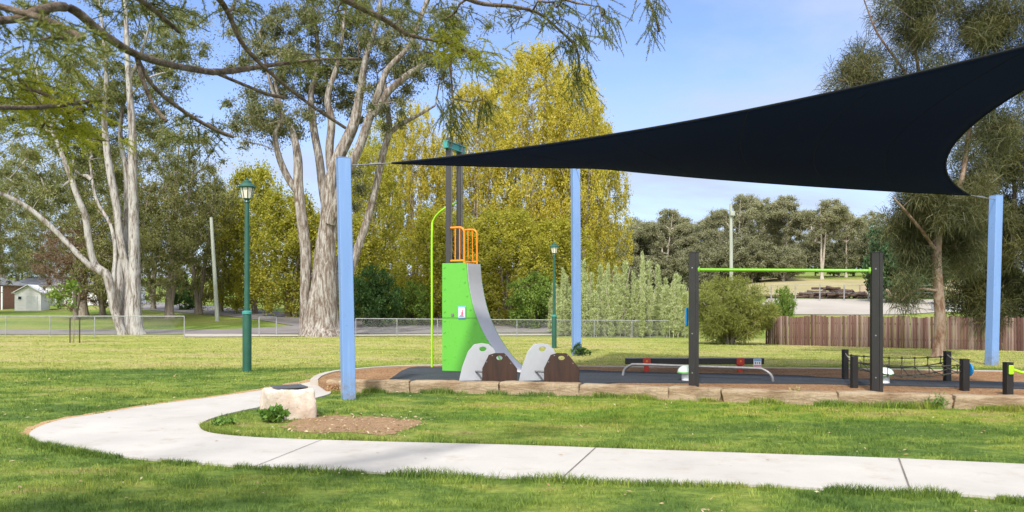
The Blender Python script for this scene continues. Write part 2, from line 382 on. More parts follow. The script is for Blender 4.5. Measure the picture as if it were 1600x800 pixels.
# ------------------------------------------------------------------ camera, light, sky
cam = bpy.data.cameras.new('camera'); cam.sensor_width = 36; cam.lens = F/1600*36; cam.shift_y = .05; cam.clip_end = 3000; cam.clip_start = .05
cam.dof.use_dof = True; cam.dof.focus_distance = 18; cam.dof.aperture_fstop = 5.0
co = bpy.data.objects.new('camera', cam); co.location = (0, 0, CH); co.rotation_euler = (math.pi/2, 0, 0); COL.objects.link(co); SC.camera = co
SUN_EL, SUN_AZ = math.radians(48), math.radians(193)       # azimuth clockwise from +Y: behind the camera, to the left
sd = Vector((math.sin(SUN_AZ)*math.cos(SUN_EL), math.cos(SUN_AZ)*math.cos(SUN_EL), math.sin(SUN_EL)))
sl = bpy.data.lights.new('sun', 'SUN'); sl.energy = 2.7; sl.angle = math.radians(3.5); sl.color = (1, .965, .91)
so = bpy.data.objects.new('sun', sl); so.rotation_euler = sd.to_track_quat('Z', 'Y').to_euler(); so.location = (0, -20, 40); COL.objects.link(so)
w = bpy.data.worlds.new('World'); SC.world = w; w.use_nodes = True; nt = w.node_tree; nt.nodes.clear(); t = NT(nt)
sky = t.n('ShaderNodeTexSky', sky_type='NISHITA'); sky.sun_disc = False; sky.sun_elevation = SUN_EL; sky.sun_rotation = SUN_AZ
sky.air_density = 1.0; sky.dust_density = .6; sky.ozone_density = 2.0; sky.altitude = 100
d = t.n('ShaderNodeTexCoord').outputs['Generated']
sp = t.n('ShaderNodeSeparateXYZ', i_0=d)
zz = t.math('ADD', t.math('MAXIMUM', sp.outputs[2], 0.0), .12)
cv = t.n('ShaderNodeCombineXYZ', i_0=t.math('DIVIDE', sp.outputs[0], zz), i_1=t.math('DIVIDE', sp.outputs[1], zz), i_2=0.0).outputs[0]
n1 = t.noise(t.n('ShaderNodeMapping', i_Vector=cv, i_Scale=(.55, .85, 1), i_Location=(3.1, 1.7, 0)).outputs[0], 1.0, 7, .58, .5)
cl = t.mapr(n1, .40, .70, 0, .85)
low = t.mapr(sp.outputs[2], .0, .34, .55, .0)
cl = t.math('ADD', cl, low, clamp=True)
col = t.mix(cl, t.mix(1.0, sky.outputs[0], (.80, .81, 1.02), 'MULTIPLY'), (2.55, 2.98, 3.85, 1))
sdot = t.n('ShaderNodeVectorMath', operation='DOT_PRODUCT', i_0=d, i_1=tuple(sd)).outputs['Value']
fill_glow = t.mapr(sdot, .12, 1.0, 0.0, 1.0)  # broad bright sky patch round the sun, added as soft fill
col = t.mix(fill_glow, col, (9.6, 9.6, 9.5, 1))
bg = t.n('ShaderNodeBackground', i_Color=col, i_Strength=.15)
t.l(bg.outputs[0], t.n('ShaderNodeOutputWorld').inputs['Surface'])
SC.view_settings.view_transform = 'Standard'; SC.view_settings.look = 'None'; SC.view_settings.exposure = 0.72; SC.view_settings.gamma = 1
SC.cycles.max_bounces = 6; SC.cycles.diffuse_bounces = 3; SC.cycles.transmission_bounces = 4; SC.cycles.use_denoising = True

# ------------------------------------------------------------------ ground, path, roads
def inpoly(x, y, poly):
    x = np.asarray(x); y = np.asarray(y); ins = np.zeros(x.shape, bool); n = len(poly); j = n-1
    for i in range(n):
        xi, yi = poly[i][0], poly[i][1]; xj, yj = poly[j][0], poly[j][1]
        c = ((yi > y) != (yj > y)) & (x < (xj-xi)*(y-yi)/((yj-yi) or 1e-9)+xi); ins ^= c; j = i
    return ins
def closed(pts, n=6): return crom(pts, n)

ys = np.concatenate([np.linspace(-60, 2, 16), np.arange(3, 64, .75), np.geomspace(64, 900, 110)])
xs = np.concatenate([-np.geomspace(40, 900, 40)[::-1], np.linspace(-39, 39, 90), np.geomspace(40, 900, 40)])
X, Y = np.meshgrid(xs, ys); Z = G(X, Y)
ny, nx = X.shape; I = np.arange(ny*nx).reshape(ny, nx)
q = np.stack([I[:-1, :-1], I[:-1, 1:], I[1:, 1:], I[1:, :-1]], -1).reshape(-1, 4)
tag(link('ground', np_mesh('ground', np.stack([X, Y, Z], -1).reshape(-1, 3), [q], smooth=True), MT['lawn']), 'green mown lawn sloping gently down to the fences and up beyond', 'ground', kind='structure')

def sheet(name, poly, mat, lift, skirt=.0, zfun=G, label='', cat='path', res=None):
    """flat sheet over a closed outline, draped over the terrain"""
    bm = bmesh.new(); vs = [bm.verts.new((p[0], p[1], 0)) for p in poly]; f = bm.faces.new(vs)
    bmesh.ops.triangulate(bm, faces=[f])
    if res:
        for _ in range(res): bmesh.ops.subdivide_edges(bm, edges=[e for e in bm.edges if e.calc_length() > 2.0], cuts=1, use_grid_fill=False); bmesh.ops.triangulate(bm, faces=bm.faces[:])
    if skirt:
        be = [e for e in bm.edges if len(e.link_faces) == 1]
        r = bmesh.ops.extrude_edge_only(bm, edges=be)
        low = set(g for g in r['geom'] if isinstance(g, bmesh.types.BMVert))
    else: low = set()
    for v_ in bm.verts: v_.co.z = float(zfun(v_.co.x, v_.co.y))+lift-(skirt if v_ in low else 0)
    bmesh.ops.recalc_face_normals(bm, faces=bm.faces)
    me = bpy.data.meshes.new(name); bm.to_mesh(me); bm.free()
    up = sum(p.normal.z*p.area for p in me.polygons)
    if up < 0: me.flip_normals()
    return tag(link(name, me, mat), label, cat, kind='structure')

outer = [(1960, 802), (1780, 793), (1600, 781), (1502, 772), (1336, 766), (1200, 758), (1000, 753), (800, 745), (600, 738), (400, 729), (250, 718), (150, 708), (90, 699), (55, 689), (45, 680), (58, 668), (95, 656), (150, 647), (250, 631), (330, 621), (400, 611), (455, 602), (505, 593.5)]
inner = [(517, 601), (518, 613), (495, 621), (450, 629), (400, 637), (350, 648), (322, 657), (312, 666), (325, 675), (370, 681), (450, 685.5), (600, 690), (800, 695), (1000, 702), (1200, 709), (1400, 716), (1600, 725), (1780, 733), (1960, 741)]
po = crom([zp(a, b, .02)[:2] for a, b in outer], 5); pi = crom([zp(a, b, .02)[:2] for a, b in inner], 5)
PATH = np.concatenate([po, pi])
sheet('path', PATH, MT['path'], .022, .08, label='pale concrete footpath curving back on itself at the left', cat='path')
for a, b, wd in (((931, 699.5), (876, 749.5), .014), ((1404, 715.5), (1424, 770.5), .016), ((505, 686.5), (398, 729.5), .008)):
    p, q_ = zp(*a, .02), zp(*b, .02); n_ = Vector((-(q_-p).y, (q_-p).x, 0)).normalized()*wd/2
    sheet('path_joint', [(p+n_)[:2], (p-n_)[:2], (q_-n_)[:2], (q_+n_)[:2]], MT['joint'], .026, label='dark straight joint cut across the concrete path', cat='path joint')
# strip of bare sandy soil along the outer edge of the path
so_ = crom([zp(a, b, 0)[:2] for a, b in outer[12:]], 10); c0 = np.array([.3, 12.5]); strip = []
for i, p in enumerate(so_):
    tn = so_[min(i+1, len(so_)-1)]-so_[max(i-1, 0)]; nn = np.array([-tn[1], tn[0]])/np.linalg.norm(tn)
    if np.dot(nn, p-c0) < 0: nn = -nn
    wv = (.085+.02*math.sin(i*.9)+.03*rng.random())*min(1, i/10)*(1+2.2*max(0, (i/len(so_)-.72)/.28))
    strip.append((p+nn*wv, p-nn*.05))
STRIP = [s[0] for s in strip]+[s[1] for s in strip][::-1]
sheet('soil_strip', STRIP, MT['sand'], .008, label='sandy bare soil along the outer edge of the path', cat='soil')
PG = .13
# playground outline: edging (front) and kerb (back)
front = [(508, 597), (560, 596), (700, 597), (905, 601), (1045, 606), (1125, 609), (1300, 614), (1490, 618.5), (1600, 622), (1800, 630), (1980, 638)]
fl = crom([zp(a, b, .2)[:2] for a, b in front], 6)           # front top edge of the edging
back = [(497, 592), (505, 586), (525, 580), (560, 576), (620, 571.5), (690, 570), (800, 570.5), (900, 571.5), (1050, 573), (1300, 575), (1600, 580), (1800, 584), (1980, 588)]
bl = crom([zp(a, b, .15)[:2] for a, b in back], 6)
BED = np.concatenate([fl+np.array([0, .1]), bl[::-1]])
flatz = lambda x, y: 0.0
sheet('mulch_bed', BED, MT['mulch'], PG, .14, flatz, 'brown bark mulch bed of the playground', 'mulch')
ru = [(606, 594), (640, 574), (690, 573), (800, 575), (920, 578), (960, 580), (1100, 583), (1240, 586), (1300, 590), (1450, 594), (1600, 597), (1800, 602), (1980, 606), (1980, 617), (1800, 611), (1600, 606.5), (1500, 604), (1310, 599.5), (1240, 598.5), (1100, 597.5), (1000, 597), (960, 597), (930, 601), (890, 606), (700, 605), (604, 600)]
RUB = crom([zp(a, b, PG+.02)[:2] for a, b in ru], 3)
RUB[:, 1] = np.maximum(RUB[:, 1], np.interp(RUB[:, 0], fl[:, 0], fl[:, 1])+.34)
sheet('rubber_surface', RUB, MT['rubber'], PG+.02, .02, flatz, 'charcoal rubber soft-fall strip under the play equipment', 'rubber surface')
# kerb behind the mulch
kb = MB(); pr = []
for i, p in enumerate(bl):
    tn = bl[min(i+1, len(bl)-1)]-bl[max(i-1, 0)]; nn = np.array([-tn[1], tn[0]])/np.linalg.norm(tn)
    pr.append((p-nn*.0, p+nn*.15))
vs = []
for a, b in pr:
    for z_ in (-.1, .15): vs += [(a[0], a[1], z_)]
    for z_ in (.15, -.1): vs += [(b[0], b[1], z_)]
n4 = len(pr); fs = []
for i in range(n4-1):
    for k in range(3): fs.append((i*4+k, i*4+k+1, i*4+4+k+1, i*4+4+k))
fs += [(0, 1, 2, 3), tuple(n4*4-4+k for k in (3, 2, 1, 0))]
kb.add(vs, fs); tag(kb.build('kerb', MT['kerb']), 'pale concrete kerb along the back of the mulch bed', 'kerb', kind='structure')
# bare earth beside the boulder
dp = [(440, 668), (470, 655), (520, 650), (580, 652), (640, 655), (655, 664), (625, 675), (600, 681), (540, 676), (480, 677), (440, 668)]
DIRT = crom([zp(a, b, 0)[:2] for a, b in dp], 4)[:-1]
DIRT = np.array([p+rng.normal(0, .035, 2) for p in DIRT])
sheet('bare_earth', DIRT, MT['dirt'], .006, label='bare brown earth beside the plaque boulder', cat='soil')

# roads beyond the fence
def ribbon(name, a_pts, b_pts, mat, lift, label, cat, n=10, m=6):
    A = crom([gp(*p)[:2] for p in a_pts], n); B = crom([gp(*p)[:2] for p in b_pts], n)
    vv = []; 
    for a, b in zip(A, B):
        for k in range(m+1):
            p = a+(b-a)*k/m; vv.append((p[0], p[1], float(G(p[0], p[1]))+lift))
    ff = [(i*(m+1)+k, i*(m+1)+k+1, (i+1)*(m+1)+k+1, (i+1)*(m+1)+k) for i in range(len(A)-1) for k in range(m)]
    o = MB().add(vv, ff).build(name, mat); me = o.data
    if sum(p.normal.z*p.area for p in me.polygons) < 0: me.flip_normals()
    return tag(o, label, cat, kind='structure')
ribbon('road', [(-60, 523), (120, 523), (300, 522.5), (450, 522), (620, 521.5), (760, 520.5), (980, 520)], [(-60, 515.5), (120, 515.5), (300, 515), (400, 513), (560, 505), (700, 506), (980, 508)], MT['asphalt'], .03, 'grey asphalt road running along behind the wire fence', 'road')
ribbon('side_road', [(140, 477), (220, 484), (300, 490), (380, 497), (450, 508), (480, 514)], [(140, 468), (220, 471.5), (300, 476), (400, 484), (520, 494), (640, 506)], MT['asphalt'], .034, 'grey asphalt road branching away uphill behind the trees', 'road')
ribbon('footpath', [(287, 527), (330, 527), (380, 526.7), (430, 526.3), (560, 526), (700, 525.2), (900, 524.6)], [(287, 522.8), (330, 522.8), (380, 522.8), (430, 523.4), (560, 523.6), (700, 523), (900, 522.6)], MT['kerb'], .04, 'pale concrete strip beside the road behind the fence', 'footpath', m=2)
ribbon('gravel_yard', [(1170, 492), (1260, 492), (1400, 492), (1480, 488), (1620, 486)], [(1200, 467), (1260, 467.5), (1400, 468), (1500, 469), (1620, 470)], MT['gravel'], .05, 'pale gravel yard beyond the paling fence', 'yard')
ribbon('dry_paddock', [(1150, 462), (1260, 462), (1400, 462), (1500, 464), (1620, 466)], [(1150, 436), (1260, 436), (1400, 436), (1500, 438), (1620, 440)], paint('dry_grass', (.34, .28, .13), (.24, .21, .09), .15, .95, coord='Position', grime=((.17, .19, .06), .6)), .06, 'dry straw coloured paddock below the far trees', 'paddock')

# ------------------------------------------------------------------ grass blades
def blades(pts, h, wd, lean, two=True, la=None):
    n = len(pts); az = rng.uniform(0, 2*np.pi, n); la = rng.uniform(0, 2*np.pi, n) if la is None else la
    s = np.stack([np.cos(az), np.sin(az), np.zeros(n)], 1)*(wd/2)[:, None]
    ld = np.stack([np.cos(la), np.sin(la), np.zeros(n)], 1)*(lean*h)[:, None]; up = np.array([0, 0, 1.])
    tip = pts+ld+up*h[:, None]*.92
    if not two:
        v = np.stack([pts-s, pts+s, tip], 1).reshape(-1, 3); i = np.arange(n)[:, None]*3
        return v, [i+np.array([0, 1, 2])]
    mid = pts+ld*.35+up*(h*.6)[:, None]
    v = np.stack([pts-s, pts+s, mid+s*.75, mid-s*.75, tip], 1).reshape(-1, 3); i = np.arange(n)[:, None]*5
    return v, [i+np.array([0, 1, 2, 3]), i+np.array([3, 2, 4])]
def vnoise(x, y, s, seed):
    r = np.random.default_rng(seed); g = r.random((64, 64)); x = x*s; y = y*s; xi = np.floor(x).astype(int); yi = np.floor(y).astype(int)
    fx = x-xi; fy = y-yi; fx = fx*fx*(3-2*fx); fy = fy*fy*(3-2*fy); q = lambda a, b: g[a % 64, b % 64]
    return (q(xi, yi)*(1-fx)+q(xi+1, yi)*fx)*(1-fy)+(q(xi, yi+1)*(1-fx)+q(xi+1, yi+1)*fx)*fy
def lawn_points(y0, y1, dens):
    n = int((.66*(y1*y1-y0*y0)+2*(y1-y0))*dens)
    y = np.sqrt(rng.uniform(y0*y0, y1*y1, n)); x = rng.uniform(-1, 1, n)*(y*.66+1.0)
    k = ~(inpoly(x, y, PATH) | inpoly(x, y, BED))
    k &= ~(inpoly(x, y, STRIP) & (rng.random(n) < .93)); dc = DIRT.mean(0); D_in = dc+(DIRT-dc)*.72; D_out = dc+(DIRT-dc)*1.22
    k &= ~(inpoly(x, y, D_in) & (rng.random(n) < .985)); k &= ~(inpoly(x, y, DIRT) & (vnoise(x, y, 6.5, 31) < .62)); k &= ~(inpoly(x, y, D_out) & (vnoise(x, y, 6.5, 31) < .40))
    fy = np.interp(x, fl[:, 0], fl[:, 1]); by = np.interp(x, bl[:, 0], bl[:, 1])
    k &= ~((y > fy-.02) & (y < by+.15) & (x > fl[0, 0]))
    bare = vnoise(x, y, 1.3, 3)*.6+vnoise(x, y, 4.1, 4)*.4
    k &= rng.random(n) < np.clip((bare-.17)/.2, .12, 1)
    return x[k], y[k]
V = []; Q = []; T_ = []; RQ = []; RT = []; off = 0
for y0, y1, dens, h0, w0 in ((5.2, 8.0, 2600, .040, .0042), (8.0, 11.5, 1900, .042, .0050), (11.5, 16, 1150, .045, .0066), (16, 23, 560, .045, .0095), (23, 34, 150, .04, .015), (34, 50, 55, .04, .024)):
    nb = 16 if y1 <= 16 else 6
    cx_, cy_ = lawn_points(y0, y1, dens/nb); m_ = len(cx_); sp_ = .026+.0016*cy_
    ci = np.repeat(np.arange(m_), rng.integers(nb//2, nb*3//2+1, m_)); n = len(ci); dd = rng.normal(0, 1, (n, 2))*sp_[ci][:, None]
    x = cx_[ci]+dd[:, 0]; y = cy_[ci]+dd[:, 1]; k = ~(inpoly(x, y, PATH) | inpoly(x, y, BED)); ci, x, y, dd = ci[k], x[k], y[k], dd[k]; n = len(x)
    lush = vnoise(x, y, .8, 9)*.55+vnoise(x, y, 3.1, 10)*.45
    hc = rng.uniform(.45, 1.45, m_)*np.where(rng.random(m_) < .05, 1.6, 1)
    h = h0*(.30+1.25*lush)*hc[ci]*rng.uniform(.6, 1.25, n)
    wd = w0*rng.uniform(.7, 1.4, n); ln = rng.uniform(.1, 1.0, n)
    v, ps = blades(np.stack([x, y, G(x, y)-.004], 1), h, wd, ln, True, np.arctan2(dd[:, 1], dd[:, 0])+rng.normal(0, .7, n)); r = np.clip(rng.random(m_)[ci]*.6+rng.random(n)*.4, 0, 1)
    V.append(v); Q.append(ps[0]+off); T_.append(ps[1]+off); RQ.append(r); RT.append(r); off += len(v)
# longer unmown tufts along path and edging
def tuft_line(pl, n, h0, w0, spread, side):
    i = rng.uniform(0, len(pl)-1.001, n); a = np.floor(i).astype(int); f = (i-a)[:, None]; p = pl[a]*(1-f)+pl[a+1]*f
    tn = pl[a+1]-pl[a]; nn = np.stack([-tn[:, 1], tn[:, 0]], 1)/np.linalg.norm(tn, axis=1)[:, None]*side
    p = p+nn*(np.abs(rng.normal(0, spread, n))+.01)[:, None]; cl = vnoise(p[:, 0], p[:, 1], 3.2, 21)
    k = (cl > .35) & ~inpoly(p[:, 0], p[:, 1], PATH); p = p[k]; n = len(p)
    return p, h0*rng.uniform(.5, 1.3, n)*(.4+cl[k]), np.full(n, w0)
for pl, n, h0, w0, sp_, sd_ in ((po[:70], 16000, .075, .005, .06, 1), (po[:70], 16000, .075, .005, .06, -1), (pi[35:], 9000, .075, .006, .05, 1), (pi[35:], 9000, .075, .006, .05, -1), (fl-np.array([0, .03]), 14000, .11, .007, .08, -1)):
    p, h, wd = tuft_line(pl, n, h0, w0, sp_, sd_)
    if h0 > .1:
        p[:, 1] = np.minimum(p[:, 1], np.interp(p[:, 0], fl[:, 0], fl[:, 1])-.03)
    n = len(p); v, ps = blades(np.column_stack([p, np.zeros(n)-.003]), h, wd, rng.uniform(.1, .8, n)); r = rng.random(n)*.9
    V.append(v); Q.append(ps[0]+off); T_.append(ps[1]+off); RQ.append(r); RT.append(r); off += len(v)
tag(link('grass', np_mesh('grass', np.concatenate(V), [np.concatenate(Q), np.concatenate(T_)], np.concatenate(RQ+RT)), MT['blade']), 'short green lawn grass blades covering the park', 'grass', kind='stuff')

# fallen leaves and bark on the lawn, a few on the path
n = 1500; y = np.sqrt(rng.uniform(5.5**2, 19**2, n)); x = rng.uniform(-1, 1, n)*(y*.64+.5)
dx = DIRT.mean(0)+(DIRT[rng.integers(0, len(DIRT), 420)]-DIRT.mean(0))*(rng.random(420)**.5*1.2)[:, None]; x = np.concatenate([x, dx[:, 0]]); y = np.concatenate([y, dx[:, 1]]); n = len(x)
pa = inpoly(x, y, PATH); k = ~(inpoly(x, y, BED) | (pa & (rng.random(n) < .93))); x, y, pa = x[k], y[k], pa[k]; n = len(x)
a = rng.uniform(0, 6.28, n); L = rng.uniform(.02, .065, n)/2; W2 = L*rng.uniform(.2, .5, n); z = np.where(pa, .028, rng.uniform(.012, .035, n)); u = np.stack([np.cos(a)*L, np.sin(a)*L, rng.normal(0, .25, n)*L*(~pa)], 1); w2 = np.stack([-np.sin(a)*W2, np.cos(a)*W2, rng.normal(0, .3, n)*W2*(~pa)], 1); c = np.stack([x, y, z], 1)
v = np.stack([c-u, c+w2+np.array([0, 0, .004]), c+u, c-w2], 1).reshape(-1, 3)
tag(link('leaf_litter', np_mesh('leaf_litter', v, [np.arange(4*n).reshape(-1, 4)], rng.random(n)), leafmat('fallen_leaf', [(.12, .065, .03), (.24, .15, .07), (.36, .28, .17), (.46, .42, .34)], .1, 1.0)), 'dry fallen leaves and bark flakes scattered over the lawn and path', 'leaf litter', kind='stuff')

# ------------------------------------------------------------------ stone edging
def rock(name, mat, poly_len, dep, hgt, loc, rz, label, cat, group=None, seed=0, rough=.02, nseg=(14, 5, 4), rnd=.05, parent=None):
    """rounded rough block, length x depth x height, base at loc"""
    r = np.random.default_rng(seed); bm = bmesh.new(); bmesh.ops.create_cube(bm, size=1)
    for ax, cuts in zip((0, 1, 2), nseg):
        es = [e for e in bm.edges if abs((e.verts[0].co-e.verts[1].co)[ax]) > 1e-4 and all(abs((e.verts[0].co-e.verts[1].co)[k]) < 1e-4 for k in range(3) if k != ax)]
        bmesh.ops.subdivide_edges(bm, edges=es, cuts=cuts, use_grid_fill=True)
    ph = r.random((6, 4))*6.28; sz = Vector((poly_len, dep, hgt))
    for v_ in bm.verts:
        c = Vector((v_.co.x*sz.x, v_.co.y*sz.y, v_.co.z*sz.z)); h = sz/2; k = Vector([max(abs(c[i])-(h[i]-rnd), 0) for i in range(3)])
        if k.length > rnd:                                   # round the edges
            kk = k.normalized()*rnd; c = Vector([math.copysign(h[i]-rnd+kk[i], c[i]) if k[i] > 0 else c[i] for i in range(3)])
        nv = c.normalized(); dd = 0
        for a in range(6): dd += math.sin(c.x*(2.5+a*3.1)+ph[a, 0])*math.sin(c.y*(3+a*2.7)+ph[a, 1])*math.sin(c.z*(4+a*3.3)+ph[a, 2])/(1+a*.4)
        v_.co = c+nv*(dd*rough+r.normal(0, rough*.22))
    me = bpy.data.meshes.new(name); bm.to_mesh(me); bm.free(); me.shade_smooth()
    if hasattr(me, 'set_sharp_from_angle'): me.set_sharp_from_angle(angle=math.radians(50))
    o = link(name, me, mat, parent, Vector(loc)+Vector((0, 0, hgt/2))); o.rotation_euler = (0, 0, rz)
    return tag(o, label, cat, group)
cuts = [528, 640, 780, 905, 1045, 1128, 1310, 1490, 1680, 1900]
elab = ['sandstone edging block beside the foot of the nearest blue post', 'sandstone edging block in front of the green slide tower', 'sandstone edging block in front of the two brown boards', 'sandstone edging block in front of the left end of the balance beam', 'short sandstone edging block at the foot of the left pull-up post',
        'weedy sandstone edging block between the pull-up bar posts', 'sandstone edging block at the foot of the right pull-up post', 'sandstone edging block under the rope net, reaching the right picture edge', 'sandstone edging block beyond the right picture edge']
def on_front(px):
    x = None
    d = [(abs(800+F*p[0]/p[1]-px), i) for i, p in enumerate(fl)]; i = min(d)[1]; j = i+1 if (800+F*fl[i][0]/fl[i][1]) < px else i-1; j = max(0, min(j, len(fl)-1))
    a, b = 800+F*fl[i][0]/fl[i][1], 800+F*fl[j][0]/fl[j][1]; f_ = 0 if a == b else (px-a)/(b-a)
    return fl[i]*(1-f_)+fl[j]*f_
for i in range(len(cuts)-1):
    a, b = on_front(cuts[i]), on_front(cuts[i+1]); dv = b-a; L = np.linalg.norm(dv); nn = np.array([-dv[1], dv[0]])/L; cen = (a+b)/2+nn*.17
    rock('edging_stone', MT['sandstone'], L-.004, .34, .30, (cen[0], cen[1], -.085-.010*(i % 2)), math.atan2(dv[1], dv[0]), elab[i], 'edging stone', 'sandstone blocks edging the playground', seed=30+i, rough=.021, rnd=.032, nseg=(26, 7, 6))
e0 = zp(519, 612, 0); rock('edging_stone', MT['sandstone'], .30, .44, .30, (e0.x+.06, e0.y+.35, -.09), math.radians(70), 'small sandstone end block between the path end and nearest blue post', 'edging stone', 'sandstone blocks edging the playground', seed=51, rough=.016, rnd=.05, nseg=(6, 6, 4))

# plaque boulder
bl0 = zp(458, 657, 0); rz = math.radians(28)
bo = empty('boulder', (bl0.x-.16, bl0.y+.34, 0), 'pale sandstone boulder with a dark plaque set in its top', 'boulder')
bp = rock('stone', MT['boulder'], .66, .56, .47, (0, 0, -.05), rz, None, None, seed=5, rough=.021, nseg=(16, 15, 12), rnd=.045, parent=bo)
pq = MB().box((bo.location.x+.02, bo.location.y-.02, .432), (.44, .30, .018), rz+.12, rx=.05).build('plaque', MT['plaque'], bo, bevel=.004)

# ------------------------------------------------------------------ blue posts and shade sail
def blue_post(base, top, w_, label, face):
    o = empty('shade_post', base, label, 'post', 'blue shade sail posts'); b = Vector(base); tp = Vector(top)
    R = [Vector((math.cos(face+k*math.pi/2), math.sin(face+k*math.pi/2), 0))*w_*.7071 for k in range(4)]
    b2 = b-Vector((0, 0, .2))
    MB().add([b2+r for r in R]+[tp+r for r in R], [(0, 1, 2, 3), (4, 5, 6, 7)]+[(k, (k+1) % 4, 4+(k+1) % 4, 4+k) for k in range(4)]).build('shaft', MT['blue'], o, bevel=.012)
    MB().add([tp+r*1.015+Vector((0, 0, .001)) for r in R]+[tp+r*1.015+Vector((0, 0, .012)) for r in R], [(0, 1, 2, 3), (4, 5, 6, 7)]+[(k, (k+1) % 4, 4+(k+1) % 4, 4+k) for k in range(4)]).build('cap', MT['blue'], o)
    return o
cA, cB, cC, cD = P(612, 255, 14.6), P(1516, 305, 21.0), Vector((8.3, 9.9, 5.24)), P(925, 262, 26.0)
pA0 = zp(545, 624, 0); pA1 = P(536.5, 248, pA0.y+.0)
PA = blue_post(pA0, pA1, .212, 'nearest blue square post leaning left, standing in the lawn beside the path', math.radians(68))
pB0 = gp(1549, 571); pB1 = P(1556.5, 306, pB0.y+.25); blue_post(pB0, pB1, .245, 'right hand blue square post on the lawn beside the casuarina', math.radians(62))
pD0 = gp(901, 556); pD1 = P(899, 259, pD0.y+.25); blue_post(pD0, pD1, .26, 'farthest blue square post standing beyond the kerb between lamp and reeds', math.radians(60))
pC0 = Vector((10.0, 8.2, 0)); blue_post(pC0, (10.15, 8.05, 5.75), .26, 'blue square post outside the right picture edge', math.radians(50))
so_ = empty('shade_sail', cA, 'dark navy triangular looking shade sail stretched above the playground', 'shade sail')
def edge(a, b, inward, sag, drop, n):
    r = []
    for i in range(n+1):
        t_ = i/n; k = 4*t_*(1-t_); r.append(a+(b-a)*t_+inward*(sag*k)+Vector((0, 0, -drop*k)))
    return r
cen = (cA+cB+cC+cD)/4; N = 36
inw = lambda a, b: ((cen-(a+b)/2)*Vector((1, 1, 0))).normalized()
eAC = edge(cA, cC, inw(cA, cC), 1.05, .03, N); eDB = edge(cD, cB, inw(cD, cB), .75, .18, N)
eAD = edge(cA, cD, inw(cA, cD), .8, .10, N); eCB = edge(cC, cB, inw(cC, cB), 1.45, .0, N)
vs = []
for i in range(N+1):
    u = i/N
    for j in range(N+1):
        v_ = j/N
        c = eAC[i]*(1-v_)+eDB[i]*v_+eAD[j]*(1-u)+eCB[j]*u-(cA*(1-u)*(1-v_)+cC*u*(1-v_)+cD*(1-u)*v_+cB*u*v_)
        c += Vector((0, 0, .012*math.sin(u*9+v_*4)*math.sin(math.pi*u)*math.sin(math.pi*v_)))
        vs.append(c)
fs = [(i*(N+1)+j, i*(N+1)+j+1, (i+1)*(N+1)+j+1, (i+1)*(N+1)+j) for i in range(N) for j in range(N)]
so2 = MB().add(vs, fs).build('canopy', MT['sail'], so_, smooth='all')
md = so2.modifiers.new('thickness', 'SOLIDIFY'); md.thickness = .006
for e in (eAC, eDB, eAD, eCB): MB().tube(e, .018, 6).build('hem', MT['sailedge'], so_, smooth=True)
for k_ in (.18, .36, .54, .72, .88):
    i = int(k_*N); MB().tube([vs[i*(N+1)+j]-Vector((0, 0, .004)) for j in range(N+1)], .006, 4).build('seam', MT['sailedge'], so_)
for c, tp in ((cA, pA1), (cB, pB1), (cD, pD1), (cC, Vector((10.15, 8.05, 5.75)))):
    q_ = tp+(c-tp).normalized()*.14-Vector((0, 0, .10)); md_ = q_.lerp(c, .45)
    MB().tube([q_, md_], .012, 6).tube([md_, md_.lerp(c, .5)], .024, 6).tube([md_.lerp(c, .5), c], .011, 6).build('turnbuckle', MT['steel'], so_)
    MB().tube([tp-Vector((0, 0, .10)), q_], .02, 6).build('eye_bolt', MT['steel'], so_)

# ------------------------------------------------------------------ slide tower
th = math.radians(25); e = Vector((math.cos(th), -math.sin(th), 0)); nrm = Vector((math.sin(th), math.cos(th), 0)); UP = Vector((0, 0, 1))
S0 = zp(691, 579, PG+.02); sc = S0.y/F/math.cos(th)
st = empty('slide_tower', S0, 'tall lime green slide tower with orange rails and dark twin posts', 'slide')
W_ = .66; Hh = 2.37
cpts = crom([(.60, Hh), (.655, 1.87), (.80, 1.30), (1.05, .78), (1.42, .30), (1.72, .06)], 8)
prof = [(0, 0), (1.66, 0), (1.72, .045)]+[tuple(p) for p in cpts[::-1][1:]]+[(0, Hh)]
for k, off_ in enumerate((0, W_)):
    pn = MB().prism(prof, S0+nrm*off_, e, UP, nrm*.03).build('side_panel', MT['lime'], st)
    if k == 0:
        MB().box(S0+e*.42+UP*1.165-nrm*.002, (.86, .004, .008), -th).build('seam', MT['black'], pn)
        bt = [(.06, z_) for z_ in (.25, .55, .85, 1.1, 1.3, 1.55, 1.8, 2.05, 2.28)]+[(float(np.interp(-z_, [-q[1] for q in cpts], [q[0] for q in cpts]))-.08, z_) for z_ in (2.25, 1.95, 1.65, 1.35, 1.05, .75, .45)]
        for u_, z_ in bt:
            c = S0+e*u_+UP*z_; MB().tube([c-nrm*.012, c+nrm*.005], .022, 8).build('bolt', MT['lime'], pn)
chv = []; 
for q in [(cpts[0][0]-.10, Hh)]+[tuple(p) for p in cpts]+[(1.95, .03)]:
    for o_ in (.031, W_-.001): chv.append(S0+e*q[0]+UP*(q[1]-.012)+nrm*o_)
cf = [(2*i, 2*i+1, 2*i+3, 2*i+2) for i in range(len(chv)//2-1)]
ch_ = MB().add(chv, cf).build('chute', MT['chute'], st); md = ch_.modifiers.new('t', 'SOLIDIFY'); md.thickness = .02; md.offset = 0
for o_ in (.0, W_): 
    pass
MB().box(S0+e*.29+nrm*(W_/2+.015)+UP*(Hh-.02), (.56, W_-.04, .04), -th).build('platform', MT['charcoal'], st)
MB().box(S0+e*.012+nrm*(W_/2+.015)+UP*1.16, (.02, W_-.04, 2.28), -th).build('rear_panel', MT['lime'], st)
